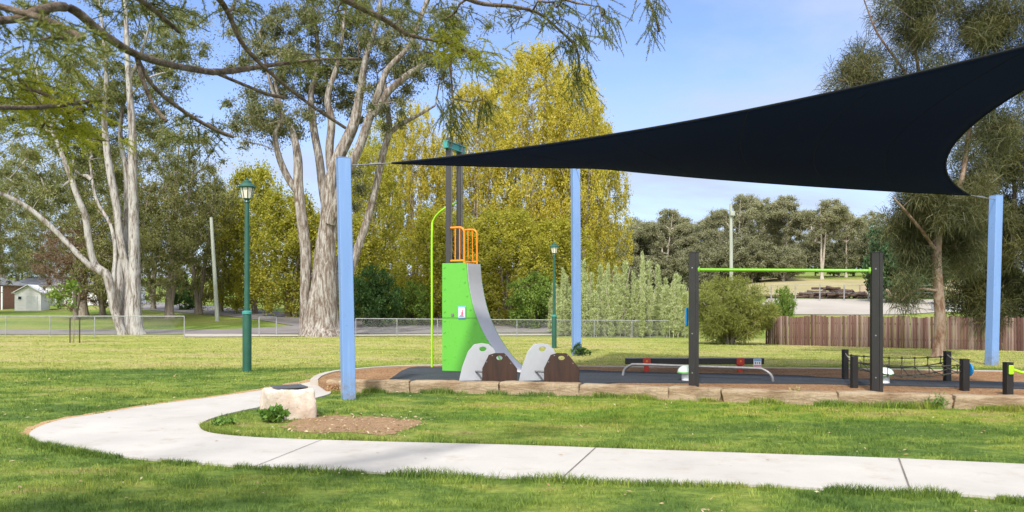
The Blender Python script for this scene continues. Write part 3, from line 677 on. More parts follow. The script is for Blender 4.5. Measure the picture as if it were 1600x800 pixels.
for o_, tz in ((-.0, 5.15), (W_-.0, 5.12)):
    c = S0+e*.115+nrm*(o_+(.1 if o_ == 0 else -.07))
    ps_ = MB(); ps_.box(c+UP*(Hh+tz)/2, (.115, .115, tz-Hh), -th).build('post', MT['charcoal'], st, bevel=.01)
    MB().box(c+e*.0635+UP*(Hh+tz)/2, (.012, .05, tz-Hh-.1), -th).build('post_channel', MT['steel'], st)
bz = 4.98; c = S0+e*.115+nrm*(W_/2)+UP*bz
hb = MB(); L_ = W_+.16
for dz, dw in ((.07, .15), (-.07, .15)): hb.box(c+UP*dz, (dw, L_, .022), -th)
hb.box(c, (.11, L_, .13), -th); hb.build('top_beam', MT['teal'], st, bevel=.006)
for o_ in (.045, W_-.015):
    q0 = S0+nrm*o_+e*.19+UP*(Hh-.02); L_ = .34; hh = .78; r_ = MB()
    pts = [q0+UP*(hh+.02), q0+e*(L_-.12)+UP*(hh+.02)]+[q0+e*(L_-.12+.12*math.sin(a))+UP*(hh-.10+.12*math.cos(a)) for a in np.linspace(.25, 1.57, 5)]+[q0+e*L_+UP*0]
    r_.tube(pts, .024, 8); r_.tube([q0+UP*.07, q0+e*L_+UP*.07], .024, 8)
    rl = r_.build('rail', MT['orange'], st, smooth=True)
    for k in (1, 2): 
        p_ = q0+e*(L_*k/3); MB().tube([p_+UP*.07, p_+UP*(hh+.02)], .014, 6).build('rail_bar', MT['orange'], rl, smooth=True)
# information plate
c = S0+e*.50+UP*1.285-nrm*.012; pl_ = MB().box(c, (.20, .022, .27), -th).build('sign_plate', MT['signblue'], st, bevel=.01)
MB().box(c-nrm*.013, (.155, .006, .215), -th).build('sign_face', MT['white'], pl_)
MB().box(c-nrm*.018+e*.018-UP*.02, (.05, .004, .07), -th).box(c-nrm*.018+e*.03+UP*.035, (.025, .004, .05), -th).build('sign_figure', MT['pink'], pl_)
MB().box(c-nrm*.018-UP*.085, (.12, .004, .012), -th).box(c-nrm*.018-UP*.064, (.09, .004, .009), -th).build('sign_text', MT['ink'], pl_)
c = S0+e*.26+UP*1.235; MB().tube([c-nrm*.02, c+nrm*.003], .035, 12).build('badge', MT['steel'], st)
# fireman's pole
q0 = zp(675, 575, PG); q1 = S0+e*.115+nrm*(W_-.07)+UP*3.80; zt = 3.83+PG
cv_ = crom([(*q0[:2], q0.z), (*q0[:2], 1.6), (*q0[:2], 3.25), (q0.x+.05, q0.y-.02, 3.6), tuple(q0.lerp(q1, .45)[:2])+(3.82,), tuple(q1)], 8)
MB().tube([Vector(p) for p in cv_], .026, 10).build('slide_pole', MT['limetube'], st, smooth=True)

# ------------------------------------------------------------------ low boards with hand holes
def board(out_pts, hole_c, hole_r, o, ux, th_, name, mat, parent):
    """board outline with an oval hand hole"""
    n = 24; hole = [(hole_c[0]+hole_r[0]*math.cos(2*math.pi*k/n), hole_c[1]+hole_r[1]*math.sin(2*math.pi*k/n)) for k in range(n)]
    outl = []                                              # outline resampled by angle round the hole
    for k in range(n):
        a = 2*math.pi*k/n; dx, dy = math.cos(a), math.sin(a); best = None
        for i in range(len(out_pts)):
            x1, y1 = out_pts[i]; x2, y2 = out_pts[(i+1) % len(out_pts)]; ex, ey = x2-x1, y2-y1; det = dx*(-ey)+dy*ex
            if abs(det) < 1e-9: continue
            rx, ry = x1-hole_c[0], y1-hole_c[1]; s_ = (rx*(-ey)+ry*ex)/det; u_ = (dx*ry-dy*rx)/det
            if s_ > 0 and -1e-6 <= u_ <= 1+1e-6 and (best is None or s_ < best): best = s_
        outl.append((hole_c[0]+dx*best, hole_c[1]+dy*best, a))
    for cx_, cy_ in out_pts:                                # keep the corners
        a = math.atan2(cy_-hole_c[1], cx_-hole_c[0]) % (2*math.pi); k = min(range(n), key=lambda k: abs((outl[k][2]-a+math.pi) % (2*math.pi)-math.pi)); outl[k] = (cx_, cy_, outl[k][2])
    o, ux, th_ = Vector(o), Vector(ux), Vector(th_); f = lambda p: o+ux*p[0]+UP*p[1]
    v = [f(p) for p in outl]+[f(p) for p in hole]; v += [p+th_ for p in v]; m_ = 2*n; fs = []
    for k in range(n):
        k2 = (k+1) % n; fs += [(k, k2, n+k2, n+k), (m_+k, m_+n+k, m_+n+k2, m_+k2), (k, m_+k, m_+k2, k2), (n+k, n+k2, m_+n+k2, m_+n+k)]
    return MB().add(v, fs).build(name, mat, parent, bevel=.004, seg=1)
def crawl(px_b, px_g, label):
    B = zp(px_b, 597.5, PG+.02); Gp = zp(px_g, 594.5, PG+.02)
    o = empty('crawl_board_set', B, label, 'play boards', 'play board sets by the slide')
    ba = math.radians(-12); ux = Vector((math.cos(ba), math.sin(ba), 0)); tk = Vector((-math.sin(ba), math.cos(ba), 0))
    br = [(-.33, 0), (.33, 0), (.335, .26), (.15, .49), (.09, .545), (-.09, .545), (-.20, .51), (-.325, .26)]
    g = board(br, (0, .455), (.062, .04), B, ux, tk*.035, 'front_board', MT['brown'], o)
    for sx_, z_ in ((-.24, .38), (.22, .36), (-.13, .5), (.12, .5)): MB().tube([B+ux*sx_+UP*z_-tk*.006, B+ux*sx_+UP*z_+tk*.005], .011, 8).build('screw', MT['steel'], g)
    ga = math.radians(14); gx = Vector((math.cos(ga), math.sin(ga), 0)); gt = Vector((-math.sin(ga), math.cos(ga), 0))
    gr = [(-.44, 0), (.44, 0), (.42, .20), (.24, .60), (.14, .69), (-.0, .715), (-.15, .69), (-.27, .55), (-.38, .26)]
    g2 = board(gr, (.02, .60), (.07, .045), Gp, gx, gt*.03, 'rear_board', MT['greyboard'], o)
    for s_ in (-.22, .22): 
        MB().tube([B+ux*s_+UP*.18+tk*.036, Gp+gx*(s_+.10)+UP*.18-gt*.001], .02, 8).build('spacer_rod', MT['steel'], o)
    for s_ in (-.3, .26): MB().tube([Gp+gx*s_-UP*.05+gt*.015, Gp+gx*s_+UP*.002+gt*.015], .018, 8).build('foot', MT['black'], o)
    return o
crawl(780, 753, 'grey and brown hand-hole play boards at the foot of the green slide panel')
crawl(877, 846, 'grey and brown hand-hole play boards right of the slide, before the far lamp')

# ------------------------------------------------------------------ balance beam, low rail, pods
Db = 18.2; a, b = P(977, 564, Db), P(1193, 564, Db); zb = (CH-(564-480)*Db/F)
o = empty('balance_beam', Vector((a.x, Db, PG)).lerp(Vector((b.x, Db, PG)), .5), 'black balance beam on two red brackets behind the steel rail', 'balance beam')
for dz in (0,): MB().box(((a.x+b.x)/2, Db, zb-.005), (b.x-a.x, .11, .13)).build('beam', MT['black'], o, bevel=.008)
MB().box(((a.x+b.x)/2, Db, zb+.0655), (b.x-a.x, .116, .012)).build('top_strip', MT['dullsteel'], o, bevel=.002)
for px in (1010, 1156):
    c = P(px, 564, Db); g = MB().box((c.x, Db, zb-.01), (.17, .135, .155)).build('bracket', MT['red'], o, bevel=.012)
    MB().box((c.x, Db, (zb-.088+PG-.05)/2), (.10, .09, zb-.088-PG+.05)).build('leg', MT['red'], o, bevel=.01)
    MB().tube([(c.x, Db-.075, zb), (c.x, Db-.066, zb)], .022, 8).build('bolt', MT['orange'], g)
c = P(1182, 564, Db); s_ = MB().box((c.x, Db-.066, zb-.04), (.17, .014, .19)).build('sign_plate', MT['white'], o, bevel=.004)
MB().box((c.x, Db-.075, zb+.025), (.15, .004, .045)).build('sign_picture', MT['signblue'], s_)
sg = MB()
for k, (dx, hh) in enumerate(((-.045, .05), (.0, .03), (.045, .05))): sg.box((c.x+dx, Db-.075, zb-.04), (.018, .004, hh))
sg.build('sign_figure', MT['ink'], s_)
MB().box((c.x, Db-.075, zb-.10), (.15, .004, .03)).build('sign_band', MT['pink'], s_)
A0, B0 = zp(973, 588, PG), zp(1208, 597.5, PG); up_ = .385
pts = [A0-UP*.05, A0, A0+Vector((.04, 0, .14)), A0.lerp(B0, .06)+UP*.235, A0.lerp(B0, .11)+UP*.255, A0.lerp(B0, .5)+UP*.255, A0.lerp(B0, .88)+UP*.255, A0.lerp(B0, .94)+UP*.235, B0+Vector((-.04, 0, .14)), B0, B0-UP*.05]
lr = MB().tube([Vector(p) for p in crom([tuple(p) for p in pts], 6)], .028, 10).build('low_rail', MT['steel'], None, smooth=True, loc=A0)
tag(lr, 'long low bent steel rail in front of the balance beam', 'rail')
for px, py, lab in ((1075, 594, 'mint stepping pod partly behind the left pull-up post'), (1379, 598, 'mint stepping pod partly behind the right pull-up post')):
    c = zp(px, py, PG+.02); o = empty('stepping_pod', c, lab, 'stepping pod', 'mint stepping pods behind the pull-up bar')
    MB().lathe(c, [(.125, -.03), (.12, .10), (.12, .135)], 16).build('stem', MT['white'], o, smooth=True)
    MB().lathe(c, [(.19, .135), (.205, .14), (.205, .165), (.19, .168)], 20).build('rim', MT['podrim'], o, smooth=True)
    MB().lathe(c, [(.198, .168), (.185, .21), (.15, .25), (.10, .275), (.04, .285), (.005, .286)], 20).build('cap', MT['mint'], o, smooth=True)

# ------------------------------------------------------------------ pull-up bar
q1, q2 = zp(1084, 604, PG), zp(1369.5, 613, PG); o = empty('pull_up_bar', q1.lerp(q2, .5), 'tall black twin-post pull-up frame with one lime green bar', 'pull-up bar')
ang = math.atan2(q2.y-q1.y, q2.x-q1.x)
for q, top in ((q1, 395), (q2, 395)):
    zt = CH+(HY-top)*q.y/F; ra = ang+math.radians(10 if q is q1 else 12)
    ux = Vector((math.cos(ra), math.sin(ra), 0)); c = q+UP*((zt-PG)/2-.05); hgt = zt-PG+.1
    pm = MB()
    pm.box(c-ux*.032, (.112, .125, hgt), ra).box(c+ux*.060, (.052, .125, hgt), ra).box(c+ux*.0285, (.011, .10, hgt-.01), ra)
    pp = pm.build('post', MT['black'], o)
    MB().box(Vector((c.x, c.y, zt+.006))+ux*.012, (.185, .14, .014), ra).build('post_cap', MT['black'], pp, bevel=.003)
    vv_ = Vector((math.sin(ra), -math.cos(ra), 0))
    for z_ in (zt-.27, PG+.95, PG+.25): MB().tube([Vector((c.x, c.y, z_))-ux*.03+vv_*.060, Vector((c.x, c.y, z_))-ux*.03+vv_*.069], .013, 8).build('bolt', MT['steel'], pp)
za, zb_ = CH+(HY-421.5)*q1.y/F, CH+(HY-423)*q2.y/F; dv = (q2-q1).normalized()
b1 = Vector((q1.x, q1.y, za))+dv*.09; b2 = Vector((q2.x, q2.y, zb_))-dv*.10
br_ = MB().tube([b1, b2], .030, 12).build('bar', MT['limebar'], o, smooth=True)
for p_, s_ in ((b1, 1), (b2, -1)): MB().tube([p_-dv*s_*.012, p_+dv*s_*.02], .062, 14).build('flange', MT['limebar'], br_)
c = P(1073, 495, q1.y+.05); MB().box(c, (.085, .03, .33), .9).build('sign_plate', MT['bluebit'], o, bevel=.01)

# ------------------------------------------------------------------ rope net crossing and bar posts
qs = [zp(1320.5, 592, PG+.02), zp(1334.5, 606, PG), zp(1480, 595, PG+.02), zp(1507, 610.5, PG)]
o = empty('rope_crossing', sum(qs, Vector())/4, 'low rope net slung between four short black posts', 'rope net'); tops = []
for q, hh, w_ in zip(qs, (.56, .54, .55, .525), (.098, .10, .105, .115)):
    pp = MB().box(q+UP*(hh/2-.05), (w_, w_, hh+.1), .1).build('post', MT['black'], o, bevel=.006)
    MB().box(q+UP*(hh+.008), (w_*1.04, w_*1.04, .014), .1).build('post_cap', MT['black'], pp, bevel=.003)
    tops.append(q+UP*(hh-.085))
def sagr(a, b, s, n=16): return [a.lerp(b, i/n)-UP*(s*4*(i/n)*(1-i/n)) for i in range(n+1)]
hand = MB(); ropes = []
for a, b, s in ((tops[0], tops[2], .05), (tops[1], tops[3], .05), (tops[0]-UP*.10, tops[2]-UP*.10, .13), (tops[1]-UP*.10, tops[3]-UP*.10, .13), ((tops[0]+tops[1])/2-UP*.12, (tops[2]+tops[3])/2-UP*.12, .17)):
    r_ = sagr(a, b, s); ropes.append(r_); MB().tube(r_, .011, 6).build('rope', MT['rope'], o, smooth=True)
xr = MB(); kn = MB()
for i in range(1, 16, 2):
    for a, b in ((0, 2), (2, 4), (4, 3), (3, 1)):
        xr.tube([ropes[a][i], ropes[b][i]], .008, 5)
    for a in range(5): MB().lathe(ropes[a][i]-UP*.022, [(.008, 0), (.024, .010), (.026, .022), (.024, .034), (.008, .044)], 8).build('knot', MT['rope'], o, smooth=True)
xr.build('net', MT['rope'], o)
for k in (0, 2):
    MB().tube(sagr(tops[k]+UP*.03, tops[k+1]+UP*.03, .03, 6), .012, 6).build('end_rope', MT['palerope'], o, smooth=True)
c = qs[3]+Vector((.075, .02, .36)); MB().lathe((0, 0, 0), [(.02, -.014), (.10, -.012), (.11, 0), (.10, .012), (.02, .014)], 20)
dk = MB(); dk.tube([c-Vector((.006, 0, 0)), c+Vector((.022, .004, 0))], .115, 18); dk.build('disc', MT['bluebit'], o, bevel=.005)
E0 = zp(1575, 617, PG); E1 = E0+Vector((2.6, -.55, 0)); o = empty('balance_rail', E0, 'short black post with lime tube at the right picture edge', 'rail')
for q in (E0, E1):
    pp = MB().box(q+UP*(.515/2-.05), (.115, .115, .615), .1).build('post', MT['black'], o, bevel=.006); MB().box(q+UP*.523, (.12, .12, .014), .1).build('post_cap', MT['black'], pp, bevel=.003)
rb = MB().tube([E0+Vector((.05, -.06, .41)), E0+Vector((.17, -.075, .37)), E0.lerp(E1, .35)+UP*.22-Vector((0, .07, 0)), E0.lerp(E1, .8)+UP*.24-Vector((0, .07, 0)), E1+Vector((-.05, -.06, .40))], .024, 10).build('tube', MT['limetube'], o, smooth=True)
MB().box(E0+Vector((.012, -.069, .41)), (.085, .022, .15), .1).build('flange', MT['limetube'], rb, bevel=.015)

# ------------------------------------------------------------------ park lamps
def lamp(base, H, label):
    o = empty('park_lamp', base, label, 'lamp post', 'green heritage park lamps'); b = Vector(base); k = H/4.6
    MB().lathe(b, [(.105*k, -.1), (.105*k, 1.30*k), (.10*k, 1.36*k)], 14).build('base_sleeve', MT['lampgreen'], o, smooth=True)
    MB().lathe(b, [(.096*k, 1.362*k), (.115*k, 1.37*k), (.115*k, 1.43*k), (.08*k, 1.45*k)], 14).build('collar', MT['teal'], o, smooth=True)
    MB().lathe(b, [(.066*k, 1.45*k), (.052*k, 4.0*k), (.075*k, 4.02*k), (.055*k, 4.07*k), (.10*k, 4.11*k)], 14).build('pole', MT['lampgreen'], o, smooth=True)
    hd = MB().lathe(b, [(.105*k, 4.112*k), (.165*k, 4.36*k)], 8, .39).build('lamp_glass', MT['lampglass'], o)
    fr = MB()
    for q in range(8):
        a = .39+2*math.pi*q/8; d_ = Vector((math.cos(a), math.sin(a), 0)); fr.tube([b+d_*.107*k+UP*4.11*k, b+d_*.169*k+UP*4.37*k], .011*k, 5)
    fr.build('frame', MT['lampgreen'], o)
    MB().lathe(b, [(.20*k, 4.362*k), (.212*k, 4.385*k), (.20*k, 4.40*k), (.13*k, 4.46*k), (.10*k, 4.48*k), (.10*k, 4.515*k), (.05*k, 4.54*k), (.02*k, 4.555*k), (.03*k, 4.58*k), (.015*k, 4.61*k)], 16).build('roof', MT['lampgreen'], o, smooth=True)
b_ = gp(386, 581); lamp(b_, (581-278)*b_.y/F, 'nearer dark green lantern lamp post on the left lawn')
b_ = Vector(((866-800)*35.4/F, 35.4, float(G((866-800)*35.4/F, 35.4)))); lamp(b_, CH+(HY-378)*35.4/F-b_.z, 'farther dark green lantern lamp post behind the playground, left of the farthest blue post')

# ------------------------------------------------------------------ fences, barrier, poles
def chain_fence(pa, pb, H, label, posts, end_wire=True):
    a, b = Vector(pa), Vector(pb); o = empty('chain_link_fence', a, label, 'fence', 'low chain link fences along the road'); L = (b-a).length; d_ = (b-a)/L; d_.z = 0
    gz = lambda p: Vector((p.x, p.y, float(G(p.x, p.y))))
    pt = [gz(a.lerp(b, i/posts)) for i in range(posts+1)]
    for p in pt: MB().tube([p-UP*.1, p+UP*H], .028, 8).build('post', MT['dullsteel'], o, smooth=True)
    MB().tube([p+UP*H for p in pt], .024, 8).build('top_rail', MT['dullsteel'], o, smooth=True)
    MB().tube([p+UP*.06 for p in pt], .006, 5).build('bottom_wire', MT['dullsteel'], o)
    step = .085; n = int(L/step); s = np.arange(n)*step; run = H-.08
    V_ = []; 
    A = np.array(pt[0]); 
    zf = np.interp
    xs_ = np.linspace(0, L, posts+1); zz_ = np.array([p.z for p in pt])
    for sg_ in (1, -1):
        u0 = s; u1 = s+sg_*run*.9; k = (u1 > 0) & (u1 < L); u0_, u1_ = u0[k], u1[k]
        p0 = np.stack([a.x+d_.x*u0_, a.y+d_.y*u0_, zf(u0_, xs_, zz_)+.06], 1); p1 = np.stack([a.x+d_.x*u1_, a.y+d_.y*u1_, zf(u1_, xs_, zz_)+H-.02], 1)
        w2 = np.array([d_.x, d_.y, 0])*.0028
        V_.append(np.stack([p0-w2, p0+w2, p1+w2, p1-w2], 1).reshape(-1, 3))
    V_ = np.concatenate(V_)-np.array(a)
    link('wire_mesh', np_mesh('wire_mesh', V_, [np.arange(len(V_)).reshape(-1, 4)]), MT['dullsteel'], o)
    return o
chain_fence(gp(-60, 526), gp(288, 526.5), 1.16, 'grey chain link fence behind the left gum tree', 5)
chain_fence(gp(556, 525.5), gp(1046, 527.5), 1.08, 'long grey chain link fence from the centre gum to the pale saplings', 8)
a, b = gp(405, 525.5), gp(432, 524.5); o = empty('hoop_barrier', a, 'small steel hoop barrier left of the centre gum', 'barrier')
MB().tube([Vector(p) for p in crom([tuple(a-UP*.1), tuple(a+UP*.6), tuple(a+UP*1.06), tuple(a.lerp(b, .08)+UP*1.12), tuple(a.lerp(b, .92)+UP*1.12), tuple(b+UP*1.06), tuple(b+UP*.6), tuple(b-UP*.1)], 4)], .035, 8).build('hoop', MT['dullsteel'], o, smooth=True)
# paling fence
a, b = gp(1196, 538), gp(1640, 549.5); o = empty('paling_fence', a, 'weathered brown timber paling fence across the right background', 'fence'); L = (b-a).length; d_ = (b-a).normalized()
n = int(L/.112); V_ = []; Q_ = []; R_ = []
for i in range(n):
    c = a.lerp(b, (i+.5)/n); z0 = float(G(c.x, c.y)); hh = 1.52+.04*math.sin(i*.35)+rng.normal(0, .025)
    if rng.random() < .02: hh -= rng.uniform(.03, .12)
    off_ = Vector((-d_.y, d_.x, 0))*(.012*(i % 2)+rng.normal(0, .004)); u = Vector((d_.x, d_.y, 0))*.051; tk = Vector((-d_.y, d_.x, 0))*.016; tl = Vector((d_.x, d_.y, 0))*rng.normal(0, .008)
    k = len(V_)
    for z_, tt in ((z0-.05, 0), (z0+hh, 1)):
        for s1, s2 in ((-1, 0), (1, 0), (1, 1), (-1, 1)): V_.append(Vector((c.x, c.y, 0))+off_+u*s1+tk*s2+UP*z_+tl*tt-a)
    for f_ in ((4, 5, 6, 7), (0, 1, 5, 4), (1, 2, 6, 5), (2, 3, 7, 6), (3, 0, 4, 7)): Q_.append([k+x for x in f_]); R_.append(0)
    r = rng.random(); R_[-5:] = [r]*5
link('palings', np_mesh('palings', np.array([tuple(v) for v in V_]), [np.array(Q_)], R_), MT['paling'], o)
for hz in (.4, 1.15):
    p0, p1 = Vector((a.x, a.y, float(G(a.x, a.y))+hz)), Vector((b.x, b.y, float(G(b.x, b.y))+hz)); nn = Vector((-d_.y, d_.x, 0))*.07; MB().tube([p0+nn, p1+nn], .04, 4).build('rail', MT['darkbark'], o)
# utility poles
def upole(base, top, r, label, arm=None):
    o = empty('utility_pole', base, label, 'utility pole'); b, t_ = Vector(base), Vector(top)
    MB().tube([b-UP*.3, b.lerp(t_, .5), t_], [r*1.1, r*.95, r*.8], 12).build('pole', MT['polewood'], o, smooth=True)
    if arm: MB().box(t_-UP*.55+Vector((.0, -r*.9-.05, 0)), arm).build('cross_arm', MT['polewood'], o)
    MB().lathe(t_-UP*.02, [(r*.82, 0), (r*.86, .03), (r*.4, .06)], 10).build('pole_cap', MT['dullsteel'], o)
    return o
b_ = gp(340, 502); upole(b_, P(330, 340, b_.y), .145*b_.y/70*1.15, 'pale leaning timber pole left of the nearer lamp post')
b_ = Vector(((1143-800)*92/F, 92, float(G((1143-800)*92/F, 92)))); pp_ = upole(b_, P(1142, 320, 92), .20, 'tall pale timber pole rising behind the round bush')
MB().box(P(1143.5, 334, 92)-Vector((0, .3, 0)), (.5, .25, .5)).build('switch_box', MT['polewood'], pp_, bevel=.03)

# ------------------------------------------------------------------ far yard and houses
o = empty('wire_fence', gp(1215, 470), 'far wire fence with thin steel posts beside the log pile', 'fence'); tp = []
for i in range(9):
    px = 1205+i*38; p = gp(px, 470.5); tp.append(p+UP*1.75); MB().tube([p-UP*.1, p+UP*1.8], .07, 6).build('post', MT['dullsteel'], o)
MB().tube(tp, .02, 5).tube([p-UP*.85 for p in tp], .015, 4).build('wire', MT['dullsteel'], o)
b_ = gp(1305, 467); o = empty('log_pile', b_, 'brown heap of old logs beyond the gravel yard', 'log pile'); r = np.random.default_rng(4)
lg = MB()
for k in range(70):
    u = r.normal(0, 1.6); hh = max(0, 1.25*math.exp(-(u/2.2)**2))*r.random(); yv = r.normal(0, .7); a_ = r.normal(0, .5); Ll = r.uniform(.8, 2.2)
    dv = Vector((math.cos(a_), math.sin(a_), r.normal(0, .12)))*Ll; c = b_+Vector((u*1.35, yv+1, hh+.12)); lg.tube([c-dv/2, c+dv/2], [r.uniform(.08, .17)]*2, 7)
lg.build('logs', MT['log'], o)
lg = MB()
for k in range(16):
    c = b_+Vector((-4.5+r.normal(0, 2.2), 1.5+r.normal(0, .4), .12+.2*r.random())); dv = Vector((1, r.normal(0, .15), 0))*r.uniform(1, 2.6); lg.tube([c-dv/2, c+dv/2], [.1, .07], 6)
lg.build('loose_logs', MT['log'], o)
a, b = gp(1352, 466.5), gp(1470, 466); tag(MB().box((a+b)/2+UP*.75+Vector((0, 1.5, 0)), ((b-a).length, .35, 1.7), math.atan2((b-a).y, (b-a).x)).build('low_wall', MT['tanwall'], None, bevel=.03, loc=a), 'low tan wall beyond the gravel yard, left of casuarina trunk', 'wall')
def shed(base, w_, d__, h_, rise, rz, wm, rm, label, cat, door=True, win=None, name='shed'):
    o = empty(name, base, label, cat); R = Matrix.Rotation(rz, 3, 'Z'); b = Vector(base); f = lambda x, y, z: b+R @ Vector((x, y, z))
    gab = [(-w_/2, -.3), (w_/2, -.3), (w_/2, h_), (0, h_+rise), (-w_/2, h_)]
    MB().prism(gab, f(0, -d__/2, 0), R @ Vector((1, 0, 0)), UP, R @ Vector((0, d__, 0))).build('wall', wm, o)
    rf = MB()
    for s_ in (-1, 1):
        p = [f(s_*(w_/2+.25), -d__/2-.25, h_-.25*rise/(w_/2)+.05), f(s_*(w_/2+.25), d__/2+.25, h_-.25*rise/(w_/2)+.05), f(0, d__/2+.25, h_+rise+.05), f(0, -d__/2-.25, h_+rise+.05)]
        rf.add(p+[q+UP*.09 for q in p], [(0, 1, 2, 3), (4, 5, 6, 7), (0, 1, 5, 4), (1, 2, 6, 5), (2, 3, 7, 6), (3, 0, 4, 7)])
    rf.build('roof', rm, o)
    if door: MB().box(f(.15*w_, -d__/2-.03, h_*.42), (w_*.42, .06, h_*.84), rz).build('door', MT['white'], o)
    for (wx, wz, ww, wh) in (win or []):
        fr_ = MB().box(f(wx, -d__/2-.03, wz), (ww, .05, wh), rz).build('window', MT['white'], o); MB().box(f(wx, -d__/2-.06, wz), (ww*.8, .03, wh*.8), rz).build('pane', MT['window'], fr_)
    return o
b_ = gp(38, 485.5); shed(b_+Vector((0, 1.5, 0)), 2.5, 3.2, 1.9, .75, .25, MT['weatherboard'], MT['weatherboard'], 'small white gabled garden shed beyond the left fence', 'shed', True, [(-.75, 1.35, .35, .35)])
b_ = gp(95, 479); shed(b_+Vector((-2.5, 9, 0)), 8, 14, 2.6, 1.0, math.radians(86), MT['weatherboard'], MT['tin'], 'long white house with a dark roof behind the garden shed', 'house', False, [(-1.5, 1.5, 1.2, 1.0), (1.6, 1.5, 1.2, 1.0)], 'house')
b_ = gp(-18, 484); hs = shed(b_+Vector((-3.2, 4, 0)), 7, 8, 2.7, .9, .05, MT['brick'], MT['tin'], 'brick house cut off by the left picture edge', 'house', False, [(1.2, 1.5, 1.2, 1.1)], 'house')
MB().tube([gp(3, 484), gp(3, 484)+UP*2.55], .09, 6).build('verandah_post', MT['white'], hs)
# parked white trailer
b_ = gp(83, 483); o = empty('box_trailer', b_, 'small white box trailer parked right of the white shed', 'trailer')
MB().box(b_+UP*.85, (1.5, 2.2, .95), .15).build('body', MT['white'], o, bevel=.05)
for s_ in (-.8, .8): 
    c = b_+Vector((s_, -.2, .28)); MB().tube([c-Vector((.08, 0, 0)), c+Vector((.08, 0, 0))], .28, 14).build('wheel', MT['black'], o)
MB().box(b_+Vector((0, -1.3, .42)), (.08, 1.0, .08), .15).build('drawbar', MT['dullsteel'], o)
b_ = gp(1496, 489); shed(b_+Vector((0, 2, 0)), 1.9, 2, .85, .15, -.1, MT['weatherboard'], MT['tin'], 'low grey shed glimpsed over the fence between casuarina trunk and right blue post', 'shed', False, [(-.45, .5, .7, .5)])

# ------------------------------------------------------------------ trees
def unit(v): return v/np.maximum(np.linalg.norm(v, axis=1)[:, None], 1e-9)
def leaves(cen, rad, n, L, Wd, droop=0.0, flat=.8, r=rng, shell=.35):
    """leaf-sized faces scattered through clumps; rad is the clump radius"""
    cen = np.asarray(cen, float); k = len(cen); rad = np.broadcast_to(np.asarray(rad, float), (k,)); ci = np.repeat(np.arange(k), n); N_ = len(ci)
    d_ = unit(r.normal(0, 1, (N_, 3))); rr = r.random(N_)**shell
    rr = np.minimum(np.abs(r.normal(0, .62, N_)), 1.15+.25*r.random(N_)) if shell == .35 else rr
    p = cen[ci]+d_*np.array([1, 1, flat])*(rad[ci]*rr)[:, None]
    a = unit(r.normal(0, 1, (N_, 3))+np.array([0, 0, -droop])); b = unit(np.cross(a, r.normal(0, 1, (N_, 3))))
    l = (L*r.uniform(.6, 1.3, N_))[:, None]; w_ = (Wd*r.uniform(.6, 1.3, N_))[:, None]
    v = np.stack([p, p+a*l*.45+b*w_/2, p+a*l, p+a*l*.45-b*w_/2], 1).reshape(-1, 3)
    return v, np.arange(N_*4).reshape(-1, 4), np.clip(np.repeat(r.random(k), n)*.45+r.random(N_)*.55, 0, 1)
def strands(cen, rad, n, L, Wd, droop=.6, r=rng, flat=.7, outward=.7):
    """needle strands hanging from twigs"""
    cen = np.asarray(cen, float); k = len(cen); rad = np.broadcast_to(np.asarray(rad, float), (k,)); ci = np.repeat(np.arange(k), n); N_ = len(ci)
    d_ = unit(r.normal(0, 1, (N_, 3))); p = cen[ci]+d_*np.array([1, 1, flat])*(rad[ci]*r.random(N_)**.5)[:, None]
    a = unit(d_*outward+r.normal(0, .45, (N_, 3))+np.array([0, 0, .15])); l = (L*r.uniform(.5, 1.3, N_))[:, None]
    m1 = p+a*l*.5; a2 = unit(a+np.array([0, 0, -droop*1.6])); tip = m1+a2*l*.5; b = unit(np.cross(a, r.normal(0, 1, (N_, 3))))*Wd/2
    v = np.stack([p-b, p+b, m1+b, m1-b, tip], 1).reshape(-1, 3); i = np.arange(N_)[:, None]*5
    rn = np.clip(np.repeat(r.random(k), n)*.3+r.random(N_)*.7, 0, 1)
    return v, [i+np.array([0, 1, 2, 3]), i+np.array([3, 2, 4])], np.concatenate([rn, rn])
def np_tube(pts, rad, sides, flute=0.0, seed=0):
    pts = np.asarray(pts, float); m_ = len(pts); tn = np.gradient(pts, axis=0); tn = unit(tn); ref = np.array([.31, .93, .12]); a = unit(np.cross(tn, ref)); b = np.cross(tn, a)
    ang = np.arange(sides)*2*np.pi/sides; rr = np.repeat(np.asarray(rad, float)[:, None], sides, 1)
    if flute:
        r = np.random.default_rng(seed); h = np.concatenate([[0], np.cumsum(np.linalg.norm(np.diff(pts, axis=0), axis=1))])
        for f_ in (2, 3, 5, 7): rr = rr*(1+flute/f_**.5*np.sin(ang[None]*f_+r.random()*6.3+h[:, None]*r.uniform(-.5, .5))*(.6+.4*np.sin(h[:, None]*r.uniform(.4, 1.3)+r.random()*6)))
    v = pts[:, None]+a[:, None]*(np.cos(ang)[None, :, None]*rr[..., None])+b[:, None]*(np.sin(ang)[None, :, None]*rr[..., None])
    i = np.arange(m_-1)[:, None]*sides; k = np.arange(sides)[None]; k2 = (k+1) % sides
    f_ = np.stack([i+k, i+k2, i+sides+k2, i+sides+k], -1).reshape(-1, 4); return v.reshape(-1, 3), f_
